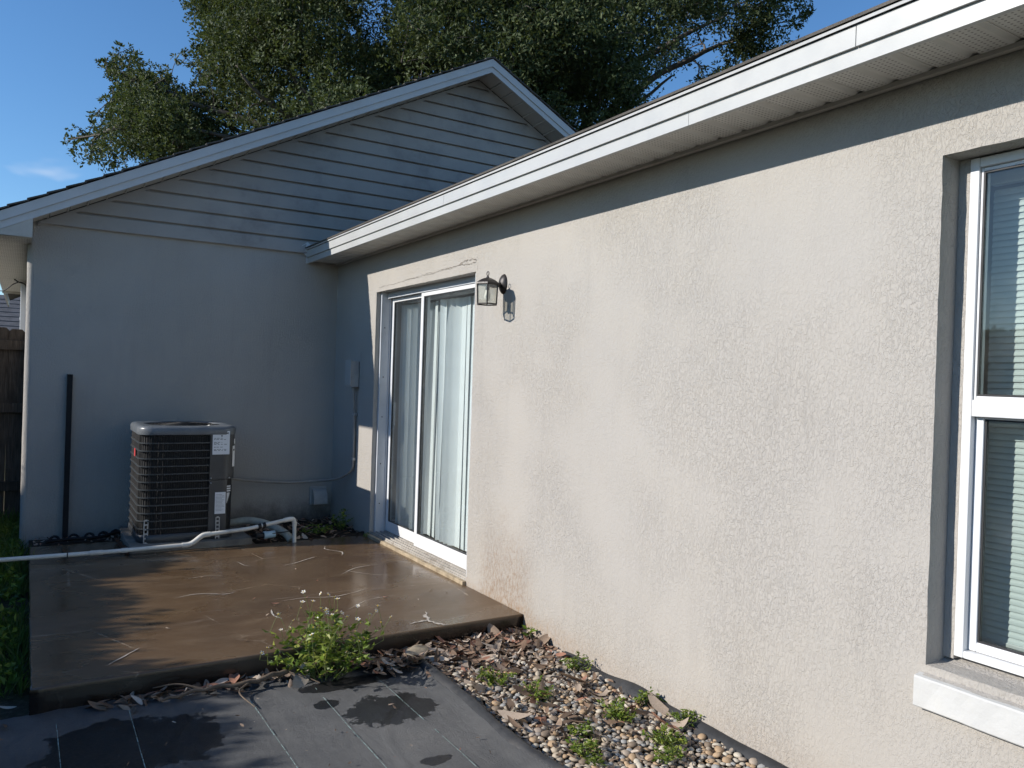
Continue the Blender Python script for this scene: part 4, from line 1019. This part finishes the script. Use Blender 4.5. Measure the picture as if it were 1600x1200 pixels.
# dart-throwing layout, lower layer joined, upper layer nearest the camera as single stones
def scatter(n, rmin, rmax, ymin, ymax, dens=lambda x, y: 1, gap=.82, seed=1):
    rr = random.Random(seed); cell = {}; out = []
    for _ in range(n):
        y = rr.uniform(ymin, ymax); x = rr.uniform(mat_edge(y)+.03, -.03)
        if rr.random() > dens(x, y): continue
        r = rmin+(rmax-rmin)*rr.random()**1.7; kx, ky = int(x//.05), int(y//.05); ok = True
        for i in range(kx-1, kx+2):
            for j in range(ky-1, ky+2):
                for (a, c_, s_) in cell.get((i, j), ()):
                    if (a-x)**2+(c_-y)**2 < (gap*(r+s_))**2: ok = False; break
                if not ok: break
            if not ok: break
        if ok: cell.setdefault((kx, ky), []).append((x, y, r)); out.append((x, y, r))
    return out
low_l = scatter(9000, .010, .018, -6.6, -3.47, seed=2, gap=.8)
top_l = scatter(20000, .011, .0225, -5.3, -3.75, dens=lambda x, y: .95 if y < -4.15 else max(.12, (-3.75-y)/.45), seed=3, gap=.84)
top_l.sort(key=lambda p: -p[2]/math.dist((p[0], p[1], -.1), CAM))
rr = random.Random(21)
def in_view(x, y, z):
    d = np.array([x, y, z])-CAM; w = d@_fw
    u_, v_ = 800+FPX*(d@_r)/w, 600-FPX*(d@_u)/w
    return 0 < u_ < 1600 and 0 < v_ < 1205
single = [p for p in top_l if in_view(p[0], p[1], -.1)][:300]; sset = set(single)
for (x, y, r) in single:
    inst('pebble', rr.choice(PM), bed, (x, y, -.106+r*.30+rr.uniform(0, .006)), (rr.uniform(-.3, .3), rr.uniform(-.3, .3), rr.uniform(0, 6.28)), (r*1.12,)*3)
vv, tt, tn, base = [], [], [], 0
for (x, y, r), lay in [(p, 0) for p in low_l]+[(p, 1) for p in top_l if p not in sset]:
    co, tri = rr.choice(PMV); M3 = (Matrix.Rotation(rr.uniform(0, 6.28), 3, 'Z') @ Matrix.Rotation(rr.uniform(-.3, .3), 3, 'X'))
    c2 = co @ np.array(M3).T*(r*1.12)+np.array([x, y, -.117+r*.2 if lay == 0 else -.104+r*.30])
    vv.append(c2); tt.append(tri+base); tn.append(np.full(len(co), rr.random())); base += len(co)
pb = inst('pebbles', fast_mesh('pebbles', np.concatenate(vv), np.concatenate(tt), M['pebble'], np.concatenate(tn), True), bed, (0, 0, 0)); pb['kind'] = 'stuff'

# dead leaves: single curled leaves plus fine crumbs
def dead_leaf(seed):
    rr = random.Random(seed); L = 1.0; wmax = rr.uniform(.10, .22); curl = rr.uniform(-.5, .8); cup = rr.uniform(-.5, .8); tw = rr.uniform(-.9, .9); v = []; k = 7
    for i in range(k+1):
        t = i/k; w = wmax*math.sin(math.pi*min(1, t*.96+.03))**.75*(1-.15*t)+.008
        zc = curl*.35*(t-.5)**2*2; a = tw*(t-.5); yb_ = .08*math.sin(t*3+seed)
        for s_ in (-1, 0, 1):
            y = s_*w; z = cup*w*abs(s_)*.8
            v.append((t-.5, yb_+y*math.cos(a)-z*math.sin(a), zc+y*math.sin(a)+z*math.cos(a)))
    f = [(i*3+s_, i*3+s_+1, i*3+s_+4, i*3+s_+3) for i in range(k) for s_ in (0, 1)]
    return add_tone(B().add(v, f, True).mesh('dead_leaf', M['deadleaf']), np.zeros(len(v)))
DL = [dead_leaf(i) for i in range(12)]
lit = thing('leaf_litter', (-.5, -3.65, -.12), kind='structure')
rr = random.Random(33)
def leaf_spot():
    k = rr.random()
    if k < .60:                                             # heap in the corner between patio and wall
        x = rr.uniform(-.80, -.02); y = -3.47-abs(rr.gauss(0, .27))
        return x, y, -.098+.028*max(0, 1-(-3.47-y)/.3)*rr.random()+.010*rr.random()
    if k < .80:                                             # strip along the patio front
        x = -2.25+1.4*rr.random()**.8; return x, -3.475-abs(rr.gauss(0, .045))-.04*(rr.random() < .2), -.097+.018*rr.random()
    if k < .92:
        x = rr.uniform(-.76, -.05); y = rr.uniform(-4.9, -3.8); return x, y, -.078+.012*rr.random()
    x = rr.uniform(-1.05, -.75); return x, rr.uniform(-3.75, -3.5), -.085+.03*rr.random()
for i in range(294):
    x, y, z = leaf_spot(); s_ = rr.uniform(.055, .12) if rr.random() < .65 else rr.uniform(.11, .19)
    inst('dead_leaf', rr.choice(DL), lit, (x, y, z), (rr.uniform(-.5, .5), rr.uniform(-.45, .45), rr.uniform(0, 6.28)), (s_, s_*rr.uniform(.8, 1.1), s_))
vv, tt, tn, base = [], [], [], 0
DLV = []
for me in DL:
    co = np.zeros(len(me.vertices)*3, np.float32); me.vertices.foreach_get('co', co); q = np.zeros(len(me.loops), np.int32); me.loops.foreach_get('vertex_index', q); DLV.append((co.reshape(-1, 3), q.reshape(-1, 4)))
def crumbs(n, spot, smin, smax):
    global base
    for i in range(n):
        x, y, z = spot(); s_ = rr.uniform(smin, smax); co, q = rr.choice(DLV)
        M3 = Matrix.Rotation(rr.uniform(0, 6.28), 3, 'Z') @ Matrix.Rotation(rr.uniform(-.7, .7), 3, 'X') @ Matrix.Rotation(rr.uniform(-.5, .5), 3, 'Y')
        vv.append(co @ np.array(M3).T*s_+np.array([x, y, z-.008])); tt.append(q+base); tn.append(np.full(len(co), rr.random())); base += len(co)
crumbs(1100, leaf_spot, .03, .09)
crumbs(60, lambda: (rr.uniform(-2.6, -.85), rr.uniform(-5.0, -3.55), -.085), .008, .03)
crumbs(45, lambda: (rr.uniform(-2.4, -.1), rr.uniform(-3.4, -1.1), .012), .008, .025)
crumbs(260, lambda: (rr.uniform(-.76, -.04), rr.uniform(-5.2, -3.7), -.084+.006*rr.random()), .015, .05)
crumbs(260, lambda: (rr.uniform(-.92, -.03), rr.uniform(-.95, -.05), .0+.03*rr.random()), .03, .09)
crumbs(90, lambda: (rr.uniform(-2.45, -1.8), rr.uniform(-.42, -.05), .0+.01*rr.random()), .02, .06)
lf = inst('leaf_crumbs', fast_mesh('leaf_crumbs', np.concatenate(vv), np.concatenate(tt), M['deadleaf'], np.concatenate(tn), True), lit, (0, 0, 0)); lf['kind'] = 'stuff'
for i, (x, y, z, s_) in enumerate(((-1.236, -2.663, .008, .05), (-1.19, -2.76, .008, .045), (-.60, -2.80, .008, .035), (-1.32, -2.5, .006, .03), (-1.85, -2.86, .006, .03), (-.52, -1.95, .006, .03))):
    inst('dead_leaf', DL[i], lit, (x, y, z), (.2, .1, i*1.3), (s_, s_*.8, s_))
def blob_stone(name, loc, sc, rot, mat, seed):
    bm = bmesh.new(); bmesh.ops.create_icosphere(bm, subdivisions=3, radius=1.0)
    for w in bm.verts:
        k = 1+.22*noise.noise(w.co*1.2+Vector((seed, 0, 0)))+.06*noise.noise(w.co*4); w.co = Vector((w.co.x*k*sc[0], w.co.y*k*sc[1], w.co.z*k*sc[2]))
    for f in bm.faces: f.smooth = True
    me = bpy.data.meshes.new(name); bm.to_mesh(me); bm.free(); me.materials.append(mat); return inst(name, me, None, loc, rot)
tag(blob_stone('flat_stone', (-.76, -3.60, -.068), (.088, .055, .022), (.25, -.1, .5), M['stone'], 4), 'flat tan stone propped on leaves beside the flowering weed', 'stone')
tw_ = thing('dead_branch', (-1.55, -3.58, -.1), 'dark dead branch lying along the front of the patio', 'branch')
B().tube([Vector(p)+Vector((0, 0, .006*math.sin(i*2.1))) for i, p in enumerate(smooth_path([(-1.98, -3.60, -.085), (-1.8, -3.575, -.075), (-1.6, -3.60, -.07), (-1.42, -3.565, -.06), (-1.22, -3.54, -.07)], 5))], [.006+.010*i/20 for i in range(21)], 8).build('stem', M['twig'], tw_)
for a, c_, d_ in (((-1.6, -3.60, -.07), (-1.66, -3.66, -.085), (-1.63, -3.82, -.097)), ((-1.8, -3.575, -.075), (-1.9, -3.53, -.05), (-2.0, -3.5, -.06)), ((-1.42, -3.565, -.06), (-1.36, -3.63, -.07), (-1.3, -3.70, -.09))):
    B().tube(smooth_path([a, c_, d_], 5), [.006-.0004*i for i in range(11)], 6).build('twig', M['twig'], tw_)

# ------------------------------------------------------------------ plants
def flower_meshes():
    b = B()
    for k in range(5):
        a = 2*math.pi*k/5; d = Vector((math.cos(a), math.sin(a), .25)); s_ = Vector((-math.sin(a), math.cos(a), 0))
        b.add([d*.18, d*.6+s_*.30, d*1.05+s_*.16, d*1.05-s_*.16, d*.6-s_*.30], [(0, 1, 2, 3, 4)])
    pm = b.mesh('petals', M['petal']); cm = B().lathe([(.0001, -.25), (.28, -.1), (.30, .14), (.16, .28), (.0001, .32)], (0, 0, 0), 8).mesh('centre', M['pollen'])
    return pm, cm
FP, FC = flower_meshes()
def weed(name, loc, label, h, spread, nst, nlf, llen, flowers=0, seed=0, lean=(0, 0), group=None, cat='plant', mat='weed_leaf', flat=1.0):
    rr = random.Random(seed); np_r = np.random.default_rng(seed+5)
    t = thing(name, loc, label, cat, group)
    st = B(); P, D, T = [], [], []; tips = []
    for i in range(nst):
        a = rr.uniform(0, 6.28); rad = spread*rr.random()**.6; hh = h*rr.uniform(.45, 1.0)*(1-.35*(rad/spread)**2)
        base_ = Vector(loc)+Vector((math.cos(a), math.sin(a), 0))*spread*.25*rr.random()
        tip = Vector(loc)+Vector((math.cos(a)*rad+lean[0]*hh, math.sin(a)*rad+lean[1]*hh, hh)); mid = (base_+tip)/2+Vector((rr.gauss(0, .02), rr.gauss(0, .02), hh*.15))
        pth = smooth_path([base_, mid, tip], 5); st.tube(pth, [.0028-.00018*k for k in range(11)], 4, False); tips.append(tip)
        for _ in range(nlf):
            k = rr.randint(2, 10); p = pth[k]
            az = rr.uniform(0, 6.28); P.append(p+Vector((rr.gauss(0, .006), rr.gauss(0, .006), rr.gauss(0, .006)))); D.append((math.cos(az), math.sin(az), rr.uniform(-.35, .75)*flat)); T.append(rr.random())
    st.build('stem', M['stem'], t)
    P = np.array([p[:] for p in P]); D = np.array(D); ln = llen*(.6+.7*np_r.random(len(P)))
    lf_ = inst('foliage', leaves_mesh('foliage', P, D, ln, ln*(.42+.15*np_r.random(len(P))), M[mat], np.array(T)), t, (0, 0, 0)); lf_['kind'] = 'stuff'
    for i in range(flowers):
        tip = tips[i % len(tips)]; q = tip+Vector((rr.gauss(0, .025), rr.gauss(0, .025), rr.uniform(.02, .12)))
        B().tube([tip, (tip+q)/2+Vector((0, 0, .008)), q], .0013, 4, False).build('flower_stalk', M['stem'], t)
        s_ = rr.uniform(.0095, .0135); ro = (rr.uniform(-.9, .5), rr.uniform(-.7, .7), rr.uniform(0, 6))
        fo = inst('flower', FP, t, q, ro, (s_,)*3)
        fc = bpy.data.objects.new('flower_centre', FC); COL.objects.link(fc); fc.parent = fo
    return t

weed('flowering_weed', (-1.24, -3.60, -.105), 'bushy green weed with small white daisy flowers at the patio edge', .33, .31, 58, 12, .042, 38, 4, (.0, .05))
spots = [((-.55, -4.06, -.10), .075, .11, 16, 'feathery green weed among dead leaves nearest the patio'), ((-.46, -4.30, -.10), .07, .10, 16, 'bright green weed between the leaf litter and the pebbles'),
         ((-.29, -4.66, -.095), .085, .085, 18, 'dense round green weed tuft in the middle of the pebbles'), ((-.26, -4.93, -.095), .08, .085, 18, 'low green weed tuft on pebbles near the bare wall foot'),
         ((-.62, -4.88, -.095), .075, .10, 16, 'scrubby green weed on pebbles by the fabric edge'), ((-.52, -4.72, -.095), .06, .05, 8, 'sparse little weed standing alone in pale pebbles'),
         ((-.10, -4.10, -.10), .10, .07, 9, 'thin straggly weed against the wall beside dead leaves'), ((-.07, -4.60, -.10), .075, .06, 9, 'small weed sprouting at the black fabric by the wall'),
         ((-.06, -4.83, -.10), .08, .07, 10, 'short weed at the foot of the wall close to the pebbles edge'), ((-.35, -5.05, -.095), .06, .07, 10, 'tiny green weed on pebbles at the bottom of the bed')]
for i, (l, h, sp, n_, lb) in enumerate(spots):
    weed('pebble_weed', l, lb, h, sp, n_, 15, .021, 0, 50+i, (0, 0), 'weeds in the pebble bed', 'weed')
weed('seedling', (-.035, -3.60, -.09), 'single bright green seedling in the corner of patio and wall', .085, .012, 3, 4, .042, 0, 80, (0, 0), None, 'seedling')
weed('corner_weed', (-.12, -.62, -.01), 'dark leafy weed growing in the shaded corner below the vent', .20, .12, 12, 9, .034, 0, 81, (0, 0), None, 'weed')
weed('creeping_weed', (-.33, -.66, -.01), 'low creeping weed on the shaded soil behind the patio', .07, .17, 16, 10, .032, 0, 82, (0, 0), None, 'weed')
weed('jamb_weed', (-.035, -1.03, .0), 'tiny weed tuft at the foot of the door jamb', .05, .02, 5, 6, .018, 0, 83, (0, 0), None, 'weed')

# grass and ground cover along the shaded left edge of the patio
n_ = 15000
gx = -2.49-1.6*RNG.random(n_)**1.3; gy = -3.15+4.6*RNG.random(n_)
gz = np.full(n_, -.14)
keep = (np.array([noise.noise((a*2.5, b_*2.5, 0)) for a, b_ in zip(gx, gy)]) > -.22)
gx, gy, gz = gx[keep], gy[keep], gz[keep]; n_ = len(gx)
dv = np.stack([RNG.normal(0, .55, n_), RNG.normal(0, .55, n_), np.full(n_, 1.0)], 1)
ln = .05+.09*RNG.random(n_)*(1+.8*(gy > -.8))
gr = inst('grass', leaves_mesh('grass', np.stack([gx, gy, gz], 1), dv, ln, .006+.006*RNG.random(n_), M['grass'], RNG.random(n_), .1), None, (0, 0, 0)); tag(gr, 'short shaded grass along the edge of the patio', 'grass', kind='stuff')
n_ = 5200
cx_ = -2.52-1.0*RNG.random(n_)**1.2; cy_ = -3.1+4.3*RNG.random(n_)
keep = (np.array([noise.noise((a*3.1, b_*3.1, 7)) for a, b_ in zip(cx_, cy_)]) > -.05); cx_, cy_ = cx_[keep], cy_[keep]; n_ = len(cx_)
cl = inst('ground_cover', leaves_mesh('ground_cover', np.stack([cx_, cy_, -.13+.10*RNG.random(n_)], 1), np.stack([RNG.normal(size=n_), RNG.normal(size=n_), .3+.3*RNG.random(n_)], 1), .03+.03*RNG.random(n_), .018+.014*RNG.random(n_), M['weed_leaf'], RNG.random(n_)*.6), None, (0, 0, 0))
tag(cl, 'leafy green ground cover beside the patio', 'ground cover', kind='stuff')
for i, (x, y, s_) in enumerate(((-2.55, -3.36, .07), (-2.56, -3.55, .08), (-2.53, -2.55, .05), (-2.6, -2.0, .05), (-2.57, -3.7, .05))):
    inst('dead_leaf', DL[i+3], lit, (x, y, -.09), (.3, .2, i*1.7), (s_, s_, s_))

# ------------------------------------------------------------------ fences
def board_mesh(h, w=.138, th=.016):
    b = B(); c = .028
    b.prism([(-w/2, 0), (w/2, 0), (w/2, h-c), (w/2-c, h), (-w/2+c, h), (-w/2, h-c)], lambda p, q, t: (p, t, q), 0, th); return b.mesh('board', M['wood'])
bmA = [board_mesh(1.86+d) for d in (0, -.012, .009)]; bmB = [board_mesh(1.72+d) for d in (0, -.006, .005)]
cf = thing('cross_fence', (-4, 1.5, -.14), 'dark weathered wooden fence closing the gap beside the house', 'fence')
rr = random.Random(77)
x = -2.60; FY = 1.62
while x > -5.5:
    inst('board', rr.choice(bmA), cf, (x, FY, -.14+rr.uniform(-.008, .008)), (0, rr.uniform(-.006, .006), 0)); x -= .145
for z in (1.55, .95, .2): B().box(-5.5, -2.535, FY-.040, FY-.001, z-.045, z+.045, .003).build('rail', M['wood'], cf)
for x in (-4.0, -5.45): B().box(x-.045, x+.045, FY-.131, FY-.041, -.14, 1.74, .004).build('post', M['wood'], cf)
lf2 = thing('added_shade_fence', (-5.55, -2, -.14), 'unseen weathered wooden fence added to shade the patio', 'fence')  # out-of-view fence, added to cast shade over the left of the patio
y = 1.75
while y > -7.0:
    inst('board', rr.choice(bmB), lf2, (-5.55, y, -.14+rr.uniform(-.006, .006)), (rr.uniform(-.006, .006), 0, R(90))); y -= .145
for z in (1.5, .85, .2): B().box(-5.549, -5.51, -7.0, 1.8, z-.045, z+.045, .003).build('rail', M['wood'], lf2)
for y in (1.5, -.6, -2.8, -5.0, -6.9): B().box(-5.509, -5.42, y-.045, y+.045, -.14, 1.56, .004).build('post', M['wood'], lf2)
hg = thing('added_shade_hedge', (-6.4, -2.5, -.14), 'unseen leafy hedge added to cast shade on the patio', 'hedge')  # out-of-view hedge, added for the irregular shadow edge on the slab
n_ = 60000
hy = -7.2+8.6*RNG.random(n_); hz_top = np.array([2.15+.12*noise.noise((float(a)*1.3, 0, 0))+.03*noise.noise((float(a)*4.1, 3, 0))+(.20 if a > -.45 else 0) for a in hy])  # top stepped up at the rear to shape the slab shadow
hx = -6.35+RNG.normal(0, .15, n_); hz = hz_top-.14-np.abs(RNG.normal(0, .36, n_)); hz = np.maximum(hz, 0.0)
inst('foliage', leaves_mesh('foliage', np.stack([hx, hy, hz], 1), RNG.normal(size=(n_, 3))+np.array([0, 0, .4]), .07+.05*RNG.random(n_), .04+.03*RNG.random(n_), M['weed_leaf'], RNG.random(n_)*.5), hg, (0, 0, 0))['kind'] = 'stuff'
for y in np.arange(-7, 1.4, .7): B().tube(smooth_path([(-6.35, y, -.14), (-6.33, y+.06, .7), (-6.38, y+.02, 1.6)], 4), [.03-.002*i for i in range(9)], 6).build('stem', M['bark'], hg)
ds = thing('downspout', (-2.56, 3.4, 0), 'white downspout on the sunlit side wall above the fence', 'downspout')
B().box(-2.600, -2.530, 3.36, 3.42, -.1, 2.33, .006).build('pipe', M['white_alu'], ds)
for z in (.5, 1.9): B().box(-2.605, -2.519, 3.375, 3.405, z-.015, z+.015, .002).build('clip', M['white_alu'], ds)
cb = thing('loose_cable', (-2.6, 3.0, 2.3), 'loose black cable hanging under the side eave', 'cable')
B().tube(smooth_path([(-2.66, 3.2, 2.322), (-2.62, 3.1, 2.29), (-2.57, 3.2, 2.285), (-2.54, 3.3, 2.25), (-2.53, 3.34, 2.12)], 5), .008, 6).build('cord', M['wire'], cb)
B().tube(smooth_path([(-2.62, 3.1, 2.29), (-2.68, 3.15, 2.26), (-2.76, 3.2, 2.19), (-2.85, 3.3, 2.20)], 5), .006, 6).build('cord', M['wire'], cb)

# ------------------------------------------------------------------ neighbouring house far behind
nb = thing('neighbour_house', (-6, 24, -.14), 'grey shingled roof of a neighbouring house beyond the fence', 'house')
B().box(-13, 0.5, 20.6, 29.4, -.14, 2.2).build('wall', M['stucco'], nb)
b = B(); b.add([(-13.5, 20.1, 2.15), (1.0, 20.1, 2.15), (1.0, 29.9, 2.15), (-13.5, 29.9, 2.15), (-13.5, 25, 3.75), (1.0, 25, 3.75)], [(0, 1, 5, 4), (2, 3, 4, 5), (0, 4, 3), (1, 2, 5), (0, 3, 2, 1)]); b.build('roof', M['shingle_far'], nb)
for k in range(9):
    z = 2.19+k*.17; y = 20.1+(z-2.15)/1.6*4.9; B().box(-13.5, 1.0, y-.01, y+.02, z, z+.02).build('shingle_row', M['shingle_far'], nb)
B().box(-13.5, 1.0, 20.06, 20.095, 2.0, 2.16).build('fascia', M['fascia'], nb)
for x in (-10, -6.5, -3): 
    B().box(x-.6, x+.6, 20.56, 20.595, .9, 2.0).build('window', M['glass'], nb)

# ------------------------------------------------------------------ live oak behind the house
def unproj(u, v, t):      # a point t metres along the viewing axis
    return CAM+t*(_fw+_r*((u-800)/FPX)+_u*((600-v)/FPX))
oak = thing('oak_tree', (6.2, 10.6, -.14), 'large dark live oak spreading behind the gable', 'tree')
crown_outline = [(283, -60), (284, 60), (288, 100), (300, 128), (285, 130), (262, 118), (232, 92), (200, 76), (162, 74), (168, 120), (163, 170), (128, 196), (98, 212), (104, 236), (132, 262), (150, 278), (205, 278), (250, 300), (330, 350), (900, 330), (985, 300), (1080, 215), (1150, 150), (1160, 118), (1222, 92), (1250, 62), (1282, 20), (1274, -60), (1180, -260), (950, -420), (600, -430), (400, -280)]
def inside_poly(u, v):
    c = False; n = len(crown_outline); j = n-1
    for i in range(n):
        (xi, yi), (xj, yj) = crown_outline[i], crown_outline[j]
        if (yi > v) != (yj > v) and u < (xj-xi)*(v-yi)/(yj-yi)+xi: c = not c
        j = i
    return c
def edge_dist(u, v):
    d = 1e9; n = len(crown_outline)
    for i in range(n):
        (ax, ay), (bx, by) = crown_outline[i], crown_outline[(i+1) % n]; L2 = (bx-ax)**2+(by-ay)**2
        t = max(0, min(1, ((u-ax)*(bx-ax)+(v-ay)*(by-ay))/L2)); d = min(d, math.hypot(u-ax-t*(bx-ax), v-ay-t*(by-ay)))
    return d
rr = random.Random(4)
clumps = []
T0 = 19.5
while len(clumps) < 2700:
    u, v = rr.uniform(90, 1290), rr.uniform(-430, 350)
    ju, jv = 26*noise.noise((u*.018, v*.018, 1))+12*noise.noise((u*.05, v*.05, 4)), 26*noise.noise((u*.018, v*.018, 9))+12*noise.noise((u*.05, v*.05, 7))
    if not inside_poly(u+ju, v+jv): continue
    e = edge_dist(u+ju, v+jv)
    if v < -40 and rr.random() > .35: continue
    half = .5+4.2*min(1, e/190.0)**.7
    t = T0+rr.uniform(-half, half)
    rad = .13+.37*min(1, e/70.0)*rr.uniform(.5, 1.3)
    p = unproj(u, v, t)
    dn_ = noise.noise(Vector(p)*.42+Vector((3, 1, 7)))+.55*noise.noise(Vector(p)*1.0)
    thr = -.06 if u < 930 else .07
    if u < 290: thr = .0
    if dn_ < thr: continue
    clumps.append((p, rad, e, u))
# limbs: trunk, main boughs, then a twig to every clump
trunk_base = np.array([6.2, 10.6, -.2])
tb = B(); fork = np.array([6.0, 10.5, 3.1])
tb.tube(smooth_path([trunk_base, trunk_base+np.array([.05, -.05, 1.4]), fork], 6), [.62-.012*i for i in range(13)], 12)
tb.build('trunk', M['bark'], oak)
bb = B(); nodes = []
ends = [(150, 215, 19.0), (210, 130, 18.5), (330, 190, 20.5), (420, 60, 17.5), (420, 200, 18), (560, 40, 21.5), (640, 120, 16.5), (760, -300, 20), (800, 60, 22), (860, 140, 17), (960, 40, 18.5), (1050, 120, 20), (1130, 30, 18), (1200, 40, 20.5), (380, 120, 17.0), (300, 200, 18.2), (1050, -220, 19), (330, -150, 19.5), (1000, -80, 21.5)]
for i, (u, v, t) in enumerate(ends):
    e_ = unproj(u, v, t); a = fork+np.array([rr.uniform(-.25, .25), rr.uniform(-.25, .25), rr.uniform(-.6, .4)])
    m1 = a+(e_-a)*.35+np.array([rr.gauss(0, .5), rr.gauss(0, .5), .9+rr.gauss(0, .3)]); m2 = a+(e_-a)*.7+np.array([rr.gauss(0, .5), rr.gauss(0, .5), .5+rr.gauss(0, .4)])
    pth = smooth_path([a, m1, m2, e_], 9); k = len(pth)
    pth = [p+Vector((noise.noise(p*.9), noise.noise(p*.9+Vector((9, 0, 0))), noise.noise(p*.9+Vector((0, 9, 0)))))*.18*(j/k) for j, p in enumerate(pth)]
    bb.tube(pth, [.24*(1-j/k)**1.1+.022 for j in range(k)], 7)
    nodes += [(np.array(p), .24*(1-j/k)**1.1+.022) for j, p in enumerate(pth) if j > 6]
NP = np.array([p for p, _ in nodes]); NR = np.array([r for _, r in nodes])
clumps.sort(key=lambda c: np.min(np.linalg.norm(NP-c[0], axis=1)))
for (p, rad, e, u) in clumps:
    d = np.linalg.norm(NP-p, axis=1)+np.where(NR < .012, .25, 0); j = int(np.argmin(d)); a = NP[j]
    m = (a+p)/2+np.array([rr.gauss(0, .12), rr.gauss(0, .12), rr.gauss(0, .1)+.08])*min(1.5, d[j])
    pth = smooth_path([a, m, p], 4); r0 = min(NR[j]*.8, .012+.016*d[j])
    bb.tube(pth, [r0*(1-i/9)+.005 for i in range(9)], 4, False)
    NP = np.vstack([NP, m[None], p[None]]); NR = np.append(NR, [r0*.6+.003, .009])
bb.build('branches', M['bark'], oak)
P, D, LN, T = [], [], [], []
for (p, rad, e, u) in clumps:
    vis = True
    n_ = int(140*(rad/.34)**1.6*(1.0 if vis else .6)); n_ = max(36, min(n_, 270))
    q = RNG.normal(size=(n_, 3)); q *= (RNG.random((n_, 1))**.45)/np.linalg.norm(q, axis=1, keepdims=True); q[:, 2] *= .72
    # leaves sit in little sprays
    spr = RNG.integers(0, max(4, n_//9), n_); off = RNG.normal(size=(max(4, n_//9), 3)); off *= (RNG.random((len(off), 1))**.4)/np.linalg.norm(off, axis=1, keepdims=True); off[:, 2] *= .75
    pos = p+(off[spr]*.95+q*.24)*rad*1.35
    P.append(pos); dd = RNG.normal(size=(n_, 3))+off[spr]*.7; dd[:, 2] += .15; D.append(dd)
    LN.append(.068+.05*RNG.random(n_)); T.append(np.clip(RNG.normal(.42, .22, n_)+rr.gauss(0, .12), 0, 1))
P = np.concatenate(P); D = np.concatenate(D); LN = np.concatenate(LN); T = np.concatenate(T)
cr_o = inst('crown', leaves_mesh('crown', P, D, LN, LN*(.40+.12*RNG.random(len(LN))), M['oak_leaf'], T, .18), oak, (0, 0, 0)); cr_o['kind'] = 'stuff'
print('oak leaves', len(P))
